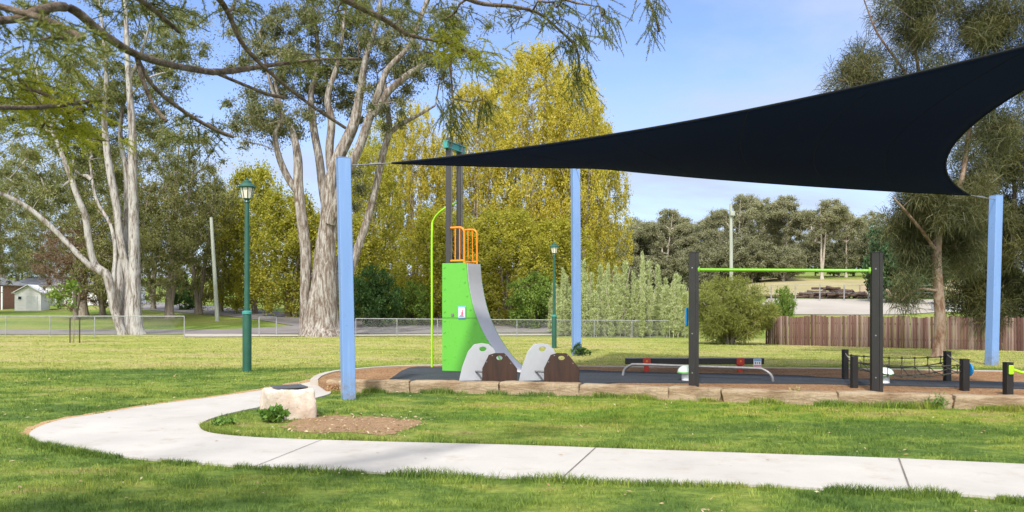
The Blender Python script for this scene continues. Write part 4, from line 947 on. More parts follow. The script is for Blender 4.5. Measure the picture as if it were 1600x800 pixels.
class Tree:
    def __init__(s, seed=0): s.r = np.random.default_rng(seed); s.V = []; s.Q = []; s.o = 0; s.pos = []; s.par = []; s.fix = []; s.seed = seed
    def addtube(s, pts, rad, sides, flute=0.0):
        v, f_ = np_tube(pts, rad, sides, flute, s.seed+s.o); s.V.append(v); s.Q.append(f_+s.o); s.o += len(v)
    def stem(s, pts, sides=12, flute=.06, nn=8):
        """pts: (x, y, z, radius)"""
        c = crom(pts, nn); s.addtube(c[:, :3], np.maximum(c[:, 3], .012), sides, flute)
        for p in c[::2]: s.pos.append(p[:3]); s.par.append(-1); s.fix.append(p[3])
    def grow(s, cl, r_tip=.012, k=.5, bow=.12, zpen=.9, sides=5, minz=None):
        cl = np.asarray(cl, float); P0 = np.array(s.pos); d_ = np.array([np.min(np.linalg.norm(P0-c, axis=1)) for c in cl]); tips = []; n0 = len(s.pos)
        for i in np.argsort(d_):
            c = cl[i]; A = np.array(s.pos); dv = A-c; dist = np.linalg.norm(dv, axis=1); hor = np.linalg.norm(dv[:, :2], axis=1)
            cost = dist+zpen*np.maximum(0, dv[:, 2]+.35*hor)
            if minz is not None: cost = cost+50*(A[:, 2] < minz)
            j = int(np.argmin(cost)); L = dist[j]; n = max(2, int(L/.7)+1); pr = j; p0 = A[j]
            for q in range(1, n+1):
                t_ = q/n; p = p0+(c-p0)*t_+np.array([0, 0, 1])*bow*L*t_*(1-t_)*2+s.r.normal(0, .05*L/n+.01, 3)*(q < n)
                s.pos.append(p); s.par.append(pr); s.fix.append(None); pr = len(s.pos)-1
            tips.append(pr)
        cnt = np.zeros(len(s.pos))
        for t_ in tips:
            j = t_
            while j >= 0 and s.fix[j] is None: cnt[j] += 1; j = s.par[j]
        done = set()
        for t_ in tips:
            ch = []; j = t_
            while j >= 0 and s.fix[j] is None and j not in done: ch.append(j); done.add(j); j = s.par[j]
            if j >= 0: ch.append(j)
            if len(ch) < 2: continue
            ch = ch[::-1]; rr = np.array([r_tip*max(cnt[q], 1)**k if s.fix[q] is None else 0 for q in ch]); rr[0] = rr[1]*1.1 if rr[0] == 0 else min(rr[0], rr[1]*1.25); rr[-1] *= .5
            s.addtube(np.array([s.pos[q] for q in ch]), rr, sides)
        return np.array([s.pos[t_] for t_ in tips])
    def trunk(s, root, mat, org): return link('trunk', np_mesh('trunk', np.concatenate(s.V)-np.array(org), [np.concatenate(s.Q)], smooth=True), mat, root)
def crownobj(root, vs, polys, rnd, mat, org, name='crown'):
    return link(name, np_mesh(name, vs-np.array(org), polys if isinstance(polys, list) else [polys], rnd), mat, root)
def ell(n, c, rad, r, shell=.45, squash_low=False):
    d_ = unit(r.normal(0, 1, (n, 3))); p = d_*(r.random(n)**shell)[:, None]*np.array(rad)
    return p+np.array(c)
def pxell(n, cx, cy, rx, ry, D, dr, r, shell=.5):
    k = D/F; c = P(cx, cy, D); return ell(n, c, (rx*k, dr, ry*k), r, shell)
def ps(pts, D, k=1.0):
    """stem points from (px, py, radius px[, depth offset])"""
    return [(*P(p[0], p[1], D+(p[3] if len(p) > 3 else 0)), p[2]*D/F*k) for p in pts]

# --- left gum
D1 = 51.0; b_ = P(208, 528, D1); T = Tree(1)
T.stem(ps([(217, 533, 17), (214, 518, 12), (211, 490, 10.5), (210, 430, 8.5), (209, 350, 7.5), (207, 280, 6.8), (207, 210, 6), (203, 150, 5.2), (199, 90, 4.2), (196, 20, 3.2), (190, -60, 2.2), (186, -120, 1)], D1), 16, .10)
T.stem(ps([(205, 532, 12, .3), (203, 500, 8.5, .3), (203, 455, 7.5, .3), (200, 424, 7, .3), (193, 400, 6.5, .2), (187, 365, 6.3, .2), (182, 322, 6, .1), (174, 280, 5.5), (167, 235, 5), (163, 180, 4), (166, 120, 3.2), (160, 40, 2.2), (150, -30, 1)], D1), 14, .10)
T.stem(ps([(195, 532, 10, .8), (191, 500, 7.5, .9), (189, 460, 7, .9), (189, 420, 6, 1), (196, 370, 4.5, 1.1), (198, 310, 4.2, 1.3), (196, 260, 3.8, 1.4), (188, 215, 3.4, 1.6), (195, 150, 2.8, 1.8), (228, 60, 2, 2), (240, 0, 1.2, 2)], D1), 12, .10)
T.stem(ps([(194, 531, 8, -.3), (186, 508, 6.5, -.3), (178, 482, 6.2, -.3), (172, 450, 6.5, -.4), (166, 429, 6.5, -.5), (148, 412, 5.2, -.7), (139, 378, 5, -.9), (133, 338, 4.8, -1.1), (121, 308, 4.5, -1.3), (108, 270, 4, -1.4), (90, 225, 3, -1.5), (70, 170, 2.2, -1.6), (55, 100, 1.3, -1.8)], D1), 12, .06)
T.stem(ps([(166, 430, 4.5, -.5), (140, 415, 4.2, -1), (105, 380, 4.0, -1.4), (75, 350, 3.8, -1.8), (40, 322, 3.5, -2.2), (0, 302, 3.2, -2.6), (-50, 285, 2.5, -3), (-90, 240, 1.2, -3.2)], D1), 10, .04)
T.stem(ps([(176, 470, 4, -.3), (178, 430, 3.4, -.2), (180, 390, 3, 0), (172, 350, 2.6, .2), (150, 310, 2.2, .5), (140, 250, 1.6, .7)], D1), 8, .04)
r = T.r; cl = np.concatenate([pxell(130, 100, 150, 135, 115, D1+2.5, 3, r), pxell(24, 250, 110, 60, 70, D1+3, 2, r), pxell(34, 30, 260, 90, 80, D1-1, 4, r), pxell(40, 185, 140, 75, 110, D1+1.5, 3.5, r), pxell(20, 285, 60, 45, 60, D1, 3, r), pxell(22, 130, 300, 90, 50, D1+3, 2, r), pxell(22, 210, 10, 110, 60, D1+2.5, 2.5, r), pxell(26, 100, -40, 150, 70, D1, 4.5, r), pxell(9, 255, 225, 50, 50, D1+1, 3, r), pxell(12, 150, 250, 60, 60, D1+2, 3, r)])
tips = T.grow(cl, .016, .52); lf = leaves(tips, r.uniform(.5, 1.2, len(tips)), 330, .20, .062, .7, .75, r)
o = empty('gum_tree', b_, 'large pale multi-stemmed gum tree on the left with a limb arching left', 'tree'); T.trunk(o, MT['gumbark'], b_); crownobj(o, *lf, MT['gumleaf'], b_)
# --- centre gum
D2 = 50.0; b_ = P(497, 525, D2); T = Tree(2)
T.stem(ps([(500, 530, 36), (499, 510, 27), (502, 480, 22), (506, 440, 18), (508, 395, 14.5), (512, 359, 12.5), (515, 310, 11), (520, 275, 10), (530, 245, 9), (553, 195, 8), (562, 150, 6.5), (572, 90, 5), (590, 30, 3.6), (600, -40, 2)], D2), 22, .15)
T.stem(ps([(480, 529, 15, .2), (477, 500, 9, .1), (477, 450, 8.2), (478, 400, 8.8), (472, 345, 8.5), (466, 290, 7.5), (465, 245, 6.5), (455, 200, 4.6, .4), (436, 170, 3.6, .6), (420, 120, 2.6, .8), (405, 50, 1.6, 1)], D2), 14, .05)
T.stem(ps([(524, 530, 13, .5), (520, 500, 9, .5), (519, 450, 8, .5), (520, 400, 7, .6)], D2), 10, .12)
T.stem(ps([(465, 300, 6), (450, 278, 5.5), (436, 245, 5), (430, 210, 4), (440, 180, 3), (425, 110, 2)], D2), 9, .04)
T.stem(ps([(516, 350, 8, -.3), (538, 280, 7.5, -.6), (560, 235, 7, -.8), (577, 185, 6.5, -.9), (590, 150, 5.5, -1), (605, 110, 4.5, -1), (640, 70, 3.6, -1), (660, 20, 3.5, -1), (690, -50, 2, -1)], D2), 12, .05)
T.stem(ps([(520, 440, 8, .9), (545, 425, 7, 1), (560, 385, 6.5, 1), (575, 340, 6, 1), (590, 280, 5.5, 1), (600, 235, 5.5, .8), (608, 205, 5, .6), (606, 170, 4, .5), (600, 120, 2.5, .5)], D2), 10, .05)
T.stem(ps([(604, 212, 4.5, .7), (625, 195, 4, .7), (650, 182, 3, .7), (680, 165, 1.5, .7)], D2), 8, .03)
T.stem(ps([(582, 180, 6, -.9), (605, 145, 5.5, -.8), (640, 115, 5, -.6), (670, 98, 4, -.4), (710, 70, 2.5, -.2)], D2), 9, .04)
T.stem(ps([(516, 360, 8, .8), (505, 300, 7, 1), (499, 250, 6.5, 1), (490, 200, 6, 1.2), (486, 150, 5, 1.2), (497, 90, 4, 1.4), (490, 20, 3, 1.4), (480, -50, 1.5, 1.4)], D2), 10, .05)
T.stem(ps([(522, 300, 7, .5), (515, 240, 6.5, .5), (518, 190, 6, .5), (512, 150, 5, .4), (530, 90, 3.5, .3), (540, 10, 2, .3)], D2), 10, .05)
r = T.r; cl = np.concatenate([pxell(62, 440, 60, 100, 80, D2+1, 3.5, r), pxell(56, 555, 35, 105, 80, D2+2, 3, r), pxell(34, 640, 70, 100, 70, D2, 4, r), pxell(34, 405, 180, 45, 60, D2, 3, r), pxell(60, 500, 130, 95, 60, D2+2, 3, r), pxell(24, 640, 110, 70, 50, D2+1.5, 2, r), pxell(18, 710, 60, 70, 50, D2, 3, r), pxell(16, 500, -60, 160, 50, D2, 4, r), pxell(11, 600, 165, 60, 40, D2, 3, r), pxell(9, 470, 200, 50, 30, D2+1, 3, r), pxell(5, 560, 290, 12, 60, D2+.8, .5, r)])
tips = T.grow(cl, .015, .52); lf = leaves(tips, r.uniform(.5, 1.15, len(tips)), 310, .20, .062, .7, .75, r)
o = empty('gum_tree', b_, 'white limbed gum tree with a thick shaggy trunk beside the nearest blue post', 'tree'); T.trunk(o, MT['roughbark'], b_); crownobj(o, *lf, MT['gumleaf2'], b_)

# --- generic trees, local coordinates, base at the origin
def make_tree(name, label, cat, group, H, W, trunk_r, stems, n_cl, n_lf, leaf, crown_lo, mats, seed, cr=(.5, 1.0), shape='ell', shell=.45, lean=.1, droop=.3, tipr=.014):
    T = Tree(seed); r = T.r; o = empty(name, (0, 0, 0), label, cat, group)
    for k in range(stems):
        a = r.random()*6.28; sp_ = W*.25*(k > 0 or stems > 1)*r.uniform(.4, 1); h_ = H*r.uniform(.72, .9)
        pts = [(math.cos(a)*trunk_r*.7*(stems > 1), math.sin(a)*trunk_r*.7*(stems > 1), -.3, trunk_r*1.5)]
        for q in (.08, .3, .6, 1): pts.append((math.cos(a)*sp_*q+r.normal(0, lean*q), math.sin(a)*sp_*q+r.normal(0, lean*q), h_*q, trunk_r*(1-.86*q)))
        T.stem(pts, 9, .06, 6)
    lo = H*crown_lo
    if shape == 'ell': cl = ell(n_cl, (0, 0, (H+lo)/2), (W/2, W/2, (H-lo)/2), r, shell)
    elif shape == 'poplar':
        z = lo+(H-lo)*r.random(n_cl)**.85; k = (z-lo)/(H-lo); rad = W/2*np.clip(np.sin(np.pi*(k*.74+.14))**.8, .12, 1); a = r.random(n_cl)*6.28; rr = r.random(n_cl)**.5; cl = np.stack([np.cos(a)*rad*rr, np.sin(a)*rad*rr, z], 1)
    elif shape == 'umbrella':
        nb = 9; bc = np.array([(math.cos(a)*W*.33*q, math.sin(a)*W*.33*q, H*(.93-.22*q*q-.12*r.random())) for a, q in zip(r.random(nb)*6.28, r.random(nb)**.5)])
        cl = np.concatenate([ell(n_cl//nb, c, (W*.17, W*.17, H*.055), r, .6) for c in bc]+[ell(n_cl//3, (0, 0, H*.60), (W*.30, W*.30, H*.2), r, .5)])
    tips = T.grow(cl, tipr, .5, minz=lo*.5)
    T.trunk(o, mats[0], (0, 0, 0)); v, f_, rn = leaves(tips, r.uniform(cr[0], cr[1], len(tips)), n_lf, leaf[0], leaf[1], droop, 1.5 if shape == 'poplar' else .8, r); crownobj(o, v, f_, rn, mats[1], (0, 0, 0)); return o
def place(o, px, py=None, D=None, s=1.0, rz=0.0, sz=None, label=None, mat=None, first=[]):
    c = o if o.name not in USED else copy_tree(o); USED.add(o.name)
    p = gp(px, py) if D is None else Vector(((px-HX)*D/F, D, float(G((px-HX)*D/F, D))))
    c.location = p; c.rotation_euler = (0, 0, rz); c.scale = (s, s, sz or s)
    if label: c['label'] = label
    if mat:
        for ch in c.children:
            if ch.name.startswith('crown'): ch.data = MATV.setdefault((ch.data.name, mat.name), None) or mk(ch.data, mat)
    return c
USED = set(); MATV = {}
def mk(me, mat):
    k = (me.name, mat.name); m2 = me.copy(); m2.materials.clear(); m2.materials.append(mat); MATV[k] = m2; return m2

# poplars
PG_ = 'yellow poplars beyond the road'
popA = make_tree('poplar_tree', '-', 'tree', PG_, 20, 8.6, .26, 4, 520, 92, (.165, .135), .05, (MT['greybark'], MT['poplar']), 21, (.35, .85), 'poplar')
popB = make_tree('poplar_tree', '-', 'tree', PG_, 16, 9.0, .24, 4, 480, 92, (.165, .135), .05, (MT['greybark'], MT['poplar']), 22, (.35, .85), 'poplar')
popC = make_tree('poplar_tree', '-', 'tree', PG_, 12, 8.0, .22, 3, 300, 105, (.19, .16), .04, (MT['greybark'], MT['poplar2']), 23, (.45, .95), 'poplar')
def pop(o, px, top, D, rz, ws, label, mat=None):
    b = float(G((px-HX)*D/F, D)); H = CH+(HY-top)*D/F-b; h0 = {popA: 20, popB: 16, popC: 12}[o]*1.03
    c = place(o, px, D=D, s=ws, rz=rz, sz=H/h0, label=label, mat=mat); return c
pop(popA, 838, 62, 76, .3, .95, 'tallest yellow poplar, rising above the sail left of the farthest blue post')
pop(popA, 742, 125, 78, 2.0, .85, 'yellow poplar directly behind the green slide tower')
pop(popB, 905, 120, 74, 1.1, .78, 'yellow poplar behind the farthest blue post at the right end of the poplars')
pop(popA, 792, 98, 84, 2.9, .85, 'tall yellow poplar between the slide tower and the tallest poplar')
pop(popA, 893, 92, 82, 4.4, .85, 'tall yellow poplar immediately right of the tallest poplar')
pop(popB, 700, 232, 84, 3.1, .8, 'yellow poplar immediately left of the slide tower posts')
pop(popB, 935, 190, 77, 2.2, .72, 'shorter yellow poplar at the right end of the poplar row')
pop(popB, 600, 185, 84, 1.4, .72, 'yellow poplar between the nearest blue post and the lime pole', MT['poplar2'])
pop(popC, 730, 350, 70, 2.9, .9, 'low green-gold poplar hidden behind the slide panel')
pop(popC, 870, 345, 69, .1, .9, 'low green-gold poplar behind the farther lamp post')
pop(popC, 510, 330, 80, 4.9, 1.0, 'low green-gold poplar behind the centre gum trunk')
pop(popB, 648, 160, 80, 4.0, .68, 'yellow poplar left of the slide tower posts')
pop(popB, 575, 225, 73, 5.1, .8, 'green-gold poplar right of the nearest blue post', MT['poplar2'])
pop(popC, 398, 262, 82, .5, .95, 'green-gold poplar behind the nearer lamp post')
pop(popC, 450, 300, 76, 2.4, 1.0, 'low green-gold poplar between lamp post and centre gum')
pop(popC, 345, 300, 86, 3.4, .9, 'green-gold poplar just left of the nearer lamp post')
pop(popC, 690, 330, 66, 5.6, .95, 'low green-gold poplar just left of the lime slide pole')
pop(popC, 790, 330, 66, 1.7, .95, 'low green-gold poplar right of the slide')
pop(popC, 548, 340, 70, .9, .85, 'low green-gold poplar half hidden by the nearest blue post')
# olive trees behind the left gum
OG = 'dull olive trees behind the left gum'
olA = make_tree('olive_gum', '-', 'tree', OG, 17, 11, .34, 2, 260, 150, (.22, .08), .16, (MT['greybark'], MT['olive']), 31, (.6, 1.2), 'ell', .4, droop=.5)
olB = make_tree('olive_gum', '-', 'tree', OG, 12, 10, .28, 3, 220, 150, (.22, .08), .10, (MT['greybark'], MT['olive']), 32, (.6, 1.2), 'ell', .4, droop=.5)
def tre(o, h0, px, top, D, rz, ws, label, mat=None):
    b = float(G((px-HX)*D/F, D)); H = CH+(HY-top)*D/F-b
    return place(o, px, D=D, s=ws, rz=rz, sz=H/h0, label=label, mat=mat)
tre(olA, 17, 262, 175, 72, .4, .98, 'tall olive gum just right of the left gum trunk')
tre(olA, 17, 130, 190, 76, 2.2, 1.0, 'tall olive gum just left of the left gum trunk')
tre(olB, 12, 205, 260, 68, 1.0, 1.0, 'olive gum directly behind the left gum trunk')
tre(olB, 12, 310, 250, 80, 3.0, .85, 'olive gum behind the pale leaning pole')
tre(olA, 17, 8, 215, 104, 4.1, .9, 'dark olive gum above the white house')
tre(olB, 12, 118, 345, 70, 5.0, .62, 'dull plum coloured tree right of the garden shed', MT['purple'])
tre(olB, 12, 72, 335, 112, 2.6, .8, 'dark low olive gum just above the garden shed roof')
tre(olB, 12, 160, 340, 78, 3.9, .75, 'low olive gum between the left gum and the plum coloured tree')
tre(olB, 12, 240, 330, 92, 1.9, .8, 'low olive gum right of the left gum trunk, behind the side road')
tre(olB, 12, -45, 300, 80, .2, .9, 'olive gum at the left picture edge')
tre(olB, 12, 30, 370, 128, 1.3, .9, 'small dark tree on the hill behind the white house', MT['darktree'])
# shrubs
shA = make_tree('shrub', '-', 'shrub', None, 3.6, 4.2, .06, 5, 110, 150, (.17, .10), .0, (MT['darkbark'], MT['shrub']), 41, (.3, .6), 'ell', .4)
tre(shA, 3.6, 288, 425, 90, .3, .78, 'dark green shrub across the road, left of the pale leaning pole')
tre(shA, 3.6, 585, 415, 62, 1.2, 1.0, 'dark green shrub behind the road right of nearest blue post')
tre(shA, 3.6, 645, 440, 64, 2.6, .85, 'fresh green shrub left of the lime slide pole', MT['fresh'])
tre(shA, 3.6, 835, 425, 62, 3.6, 1.0, 'fresh green shrub left of the farther lamp post', MT['fresh'])
tre(shA, 3.6, 1225, 447, 62, 4.6, .4, 'fresh green weedy shrub at the left end of the paling fence', MT['fresh'])
tre(shA, 3.6, 1395, 345, 88, 5.2, 1.55, 'dark green rounded tree between right pull-up post and casuarina', MT['darktree'])
tre(shA, 3.6, 1440, 350, 96, .8, 1.5, 'dark green tree immediately left of the casuarina trunk', MT['darktree'])
# wispy round bush
T = Tree(51); r = T.r; b_ = gp(1141, 538); o = empty('bush', b_, 'big round wispy green bush in front of the paling fence end', 'bush')
for k in range(14):
    a = r.random()*6.28; q = r.uniform(.5, 1.9); T.stem([(math.cos(a)*.15, math.sin(a)*.15, -.1, .05), (math.cos(a)*q*.35, math.sin(a)*q*.35, 1.0, .035), (math.cos(a)*q, math.sin(a)*q, 2.4+.5*r.random(), .012)], 6, 0, 5)
cl = ell(230, (0, 0, 1.70), (2.2, 2.0, 1.75), r, .38); tips = T.grow(cl, .008, .45, sides=4); T.trunk(o, MT['palebark'], (0, 0, 0))
v, pl_, rn = strands(tips, r.uniform(.25, .5, len(tips)), 230, .22, .022, .25, r, .9, .9); crownobj(o, v, pl_, rn, MT['wisp'], (0, 0, 0))
# silvery saplings
SG = 'thicket of silvery saplings behind the wire fence'
SL = 'silvery green upright sapling in the thicket behind the wire fence'
sps = []
for k in range(4):
    T = Tree(60+k); r = T.r; H = (5.0, 4.2, 3.6, 4.6)[k]; o = empty('sapling', (0, 0, 0), SL, 'sapling', SG)
    T.stem([(0, 0, -.1, .035), (r.normal(0, .06), r.normal(0, .06), H*.5, .022), (r.normal(0, .2), r.normal(0, .2), H*.97, .006)], 5, 0, 5); T.trunk(o, MT['palebark'], (0, 0, 0))
    z = H*(.04+.96*r.random(90)**.9); w_ = .15*(1-(z/H)**2)**.7+.03; a = r.random(90)*6.28; q = r.random(90)**.5; cl = np.stack([np.cos(a)*w_*q, np.sin(a)*w_*q, z], 1)
    v, f_, rn = leaves(cl, .12, 26, .20, .036, -2.0, 2.2, r); crownobj(o, v, f_, rn, MT['cane'], (0, 0, 0)); sps.append(o)
rr_ = np.random.default_rng(77)
tops_ = [(866, 445), (880, 425), (890, 450), (912, 412), (925, 430), (938, 418), (950, 415), (962, 420), (977, 413), (990, 430), (1004, 398), (1015, 412), (1028, 418), (1040, 437), (1052, 440), (1062, 435), (872, 455), (900, 440), (918, 445), (944, 445), (968, 450), (996, 440), (1010, 450), (1034, 450), (1048, 455), (1068, 448), (884, 470), (930, 465), (958, 470), (985, 465), (1022, 470), (1058, 470)]
hts = (5.0, 4.2, 3.6, 4.6)
tops_ += [(866+i*9.6+3*math.sin(i*5.), 446+16*math.sin(i*2.1)) for i in range(22)]+[(862+i*5.4+3*math.sin(i*3.), 466+18*math.sin(i*1.7)) for i in range(40)]
for i, (px, tp_) in enumerate(tops_):
    k = i % 4; D = rr_.uniform(53, 58); b = float(G((px-HX)*D/F, D)); H = CH+(HY-tp_)*D/F-b
    place(sps[k], px, D=D, s=rr_.uniform(.85, 1.25), rz=rr_.random()*6, sz=H/hts[k])
# far forest
FG = 'tall gums of the distant tree line'
fA = make_tree('forest_gum', '-', 'tree', FG, 17, 12, .26, 2, 260, 150, (.30, .11), .45, (MT['palebark'], MT['forest']), 71, (.45, .95), 'umbrella', tipr=.03)
fB = make_tree('forest_gum', '-', 'tree', FG, 15, 10, .24, 1, 240, 150, (.30, .11), .40, (MT['palebark'], MT['forest']), 72, (.45, .95), 'umbrella', tipr=.03)
fC = make_tree('forest_gum', '-', 'tree', FG, 13, 8.5, .20, 2, 220, 150, (.30, .11), .25, (MT['palebark'], MT['forest']), 73, (.5, 1.0), 'ell', .45, tipr=.03)
fl_ = [(948, 342, 150), (988, 332, 158), (1036, 313, 150), (1078, 336, 162), (1108, 332, 170), (1150, 290, 150), (1192, 305, 158), (1236, 294, 154), (1284, 300, 150), (1322, 312, 160), (1362, 328, 168), (1408, 342, 165), (1450, 338, 172), (1500, 330, 170), (1560, 335, 170)]
ordn = ['leftmost', 'second', 'third', 'fourth', 'fifth', 'sixth', 'seventh', 'eighth', 'ninth', 'tenth', 'eleventh', 'twelfth', 'thirteenth', 'fourteenth', 'fifteenth']
for i, (px, tp_, D) in enumerate(fl_):
    o, h0 = ((fA, 17), (fB, 15), (fC, 13), (fB, 15))[i % 4]
    if px in (1036, 1150, 1236, 1284): o, h0 = (fA, 17)
    tre(o, h0*1.02, px, tp_, D, i*1.9, 1.0, f'{ordn[i]} from the left of the tall umbrella crowned gums in the distant tree line' if i else 'leftmost of the tall umbrella crowned gums in the distant tree line')
UG = 'grey-green understory of the distant tree line'; UL = 'low dull grey-green tree filling the foot of the distant tree line'
uA = make_tree('scrub_tree', UL, 'tree', UG, 9, 8, .14, 3, 190, 150, (.30, .12), .04, (MT['palebark'], MT['forest2']), 81, (.5, 1.0), 'ell', .4, tipr=.025)
uB = make_tree('scrub_tree', UL, 'tree', UG, 8, 7, .14, 3, 170, 150, (.30, .12), .08, (MT['palebark'], MT['forest2']), 82, (.5, 1.0), 'ell', .4, tipr=.025)
for i in range(46):
    px = 915+(i % 30)*21+rr_.normal(0, 8); D = rr_.uniform(158, 185) if i < 30 else rr_.uniform(143, 152); tp_ = (358 if i < 30 else 388)+rr_.normal(0, 12)
    tre((uA, uB)[i % 2], (9, 8)[i % 2], px, tp_, D, i*2.3, rr_.uniform(.9, 1.3), UL)
# bare pale stems at the front of the wood
for i in range(0, 10):
    pass

# casuarinas
D3 = gp(1467, 559).y; b_ = gp(1467, 559); T = Tree(91); r = T.r
T.stem(ps([(1466, 565, 13), (1467, 545, 9.5), (1469, 500, 8), (1466, 450, 7.5), (1464, 400, 6.5), (1467, 360, 6), (1472, 338, 5.5)], D3), 14, .07)
T.stem(ps([(1471, 345, 5), (1460, 318, 4.2), (1452, 280, 3.8), (1445, 220, 3.2), (1440, 140, 2.8), (1425, 60, 2.2), (1400, -20, 1.6), (1380, -100, 1)], D3), 9, .03)
T.stem(ps([(1472, 340, 4.5), (1492, 312, 4.2), (1505, 270, 3.8), (1515, 200, 3.5, .5), (1530, 110, 3, 1), (1545, 20, 2.2, 1), (1560, -80, 1.2, 1)], D3), 9, .03)
T.stem(ps([(1465, 395, 3), (1440, 360, 2.5, -.4), (1415, 330, 2, -.8), (1395, 308, 1, -1)], D3), 7, .03)
T.stem(ps([(1440, 150, 2.5), (1405, 100, 2, .3), (1370, 50, 1.6, .5), (1350, 0, 1, .6)], D3), 7, .03)
T.stem(ps([(1443, 200, 2.5), (1400, 160, 2, -.4), (1350, 130, 1.4, -.8), (1310, 125, .8, -1)], D3), 7, .03)
T.stem(ps([(1466, 455, 2.5), (1440, 452, 2, -.5), (1420, 460, 1.5, -.9), (1408, 470, .8, -1)], D3), 6, .03)
cl = np.concatenate([pxell(38, 1425, 50, 95, 85, D3, 2.0, r), pxell(62, 1540, 50, 85, 95, D3+.5, 2.0, r), pxell(16, 1350, 125, 50, 25, D3-.5, 1.0, r), pxell(24, 1420, 150, 80, 40, D3, 1.6, r), pxell(40, 1440, -60, 110, 60, D3, 2, r), pxell(22, 1540, 200, 60, 80, D3+.5, 1.5, r), pxell(14, 1430, 315, 45, 22, D3-.4, .9, r), pxell(16, 1515, 310, 40, 35, D3+.3, 1, r), pxell(16, 1480, 325, 55, 22, D3-.7, .4, r), pxell(4, 1418, 458, 18, 14, D3-.8, .3, r), pxell(30, 1490, 350, 60, 60, D3+1.5, 1, r), pxell(14, 1420, 350, 45, 40, D3+.8, .8, r), pxell(12, 1435, 405, 35, 40, D3+.6, .8, r), pxell(10, 1500, 390, 25, 40, D3+.8, .8, r)])
tips = T.grow(cl, .007, .5, sides=5); o = empty('casuarina_tree', b_, 'casuarina with a pale peeling trunk standing in front of the paling fence', 'tree'); T.trunk(o, MT['casbark'], b_)
v, pl_, rn = strands(tips, r.uniform(.3, .65, len(tips)), 240, .50, .014, .70, r, 1.2, .4); crownobj(o, v, pl_, rn, MT['casleaf'], b_)
b_ = gp(1592, 547); D4 = b_.y; T = Tree(92); r = T.r
for pts in ([(1590, 552, 9), (1570, 525, 7.5), (1548, 495, 6), (1535, 450, 5), (1528, 390, 4), (1520, 320, 2)], [(1592, 552, 9), (1584, 510, 7), (1575, 460, 5.5), (1580, 400, 4.5), (1585, 300, 3), (1580, 200, 1.5)], [(1597, 552, 8), (1606, 500, 6), (1620, 430, 5), (1625, 330, 3)], [(1588, 550, 5), (1555, 520, 4), (1530, 500, 2.5)]): T.stem(ps(pts, D4), 8, .05)
cl = np.concatenate([pxell(46, 1545, 390, 70, 85, D4, 2.2, r), pxell(50, 1610, 350, 80, 110, D4, 2.5, r), pxell(34, 1560, 260, 70, 90, D4+.6, 2.2, r), pxell(22, 1535, 470, 45, 35, D4-.3, 1.5, r), pxell(22, 1600, 200, 60, 80, D4, 2, r), pxell(20, 1610, 465, 45, 45, D4, 1.5, r)])
tips = T.grow(cl, .009, .5, sides=5); o = empty('casuarina_tree', b_, 'dense dark casuarina with several leaning stems at the right picture edge', 'tree'); T.trunk(o, MT['darkbark'], b_)
v, pl_, rn = strands(tips, r.uniform(.35, .7, len(tips)), 240, .62, .022, .7, r, 1.2, .35); crownobj(o, v, pl_, rn, MT['casdark'], b_)

# young tree by the left fence
b_ = gp(115, 536); T = Tree(95); r = T.r; o = empty('young_tree', b_, 'thin young tree with yellow-green leaves in front of the left fence', 'tree')
T.stem([(0, 0, -.1, .03), (.0, 0, 1.4, .022), (-.05, 0, 2.6, .008)], 6, 0, 5); cl = ell(16, (-.25, 0, 2.25), (.75, .6, .75), r); tips = T.grow(cl, .006, .4, sides=4); T.trunk(o, MT['greybark'], (0, 0, 0))
v, f_, rn = leaves(tips, .28, 45, .15, .09, .3, .9, r); crownobj(o, v, f_, rn, MT['fresh'], (0, 0, 0))
for s_ in (-.22, .22): MB().tube([b_+Vector((s_, .1, -.1)), b_+Vector((s_, .1, 1.15))], .03, 6).build('stake', MT['darkbark'], o)

# ------------------------------------------------------------------ tree overhanging the camera
b_ = Vector((-5.2, .8, 0)); T = Tree(101); r = T.r
o = empty('overhanging_tree', b_, 'needle leaved tree whose dark limbs hang into the top of the picture', 'tree')
T.stem([(b_.x, b_.y, -.2, .36), (b_.x+.05, b_.y, 1.5, .28), (b_.x, b_.y+.1, 3.5, .24), (b_.x+.1, b_.y, 6, .17), (b_.x, b_.y+.1, 9, .09), (b_.x, b_.y, 11, .03)], 14, .06)
def limb(z0, pts, r0): 
    w_ = [(b_.x+.1, b_.y+.1, z0, r0)]+[(*P(a, b, D), rr) for a, b, D, rr in pts]; T.stem(w_, 9, .05, 6)
limb(2.6, [(-260, 20, 3.1, .03), (0, 32, 3.7, .018), (60, 16, 3.9, .021), (110, 13, 4.1, .022), (160, 52, 4.3, .022), (220, 88, 4.6, .021), (300, 108, 5.2, .020), (350, 112, 5.6, .022), (430, 101, 6.0, .015), (500, 93, 6.4, .010), (560, 92, 6.8, .006)], .08)
T.stem([(*P(a, b, D), rr) for a, b, D, rr in [(212, 86, 4.6, .012), (240, 135, 4.7, .012), (290, 176, 4.9, .009), (335, 202, 5.1, .007), (365, 214, 5.2, .004)]], 7, .03)
T.stem([(*P(a, b, D), rr) for a, b, D, rr in [(212, 86, 4.6, .011), (225, 130, 4.5, .009), (240, 165, 4.5, .006), (260, 190, 4.5, .003)]], 6, .03)
T.stem([(*P(a, b, D), rr) for a, b, D, rr in [(330, 111, 5.5, .012), (380, 132, 5.7, .010), (420, 148, 5.9, .007), (445, 152, 6, .003)]], 6, .03)
limb(4.6, [(180, -120, 4.4, .05), (335, -10, 5.4, .022), (380, 70, 5.7, .016), (430, 120, 5.9, .013), (480, 160, 6.1, .010), (540, 200, 6.3, .004)], .10)
limb(5.2, [(250, -190, 4.6, .055), (440, -60, 5.6, .034), (540, 0, 6.2, .025), (600, 30, 6.6, .020), (640, 55, 6.9, .016), (700, 68, 7.2, .009), (750, 90, 7.5, .004)], .11)
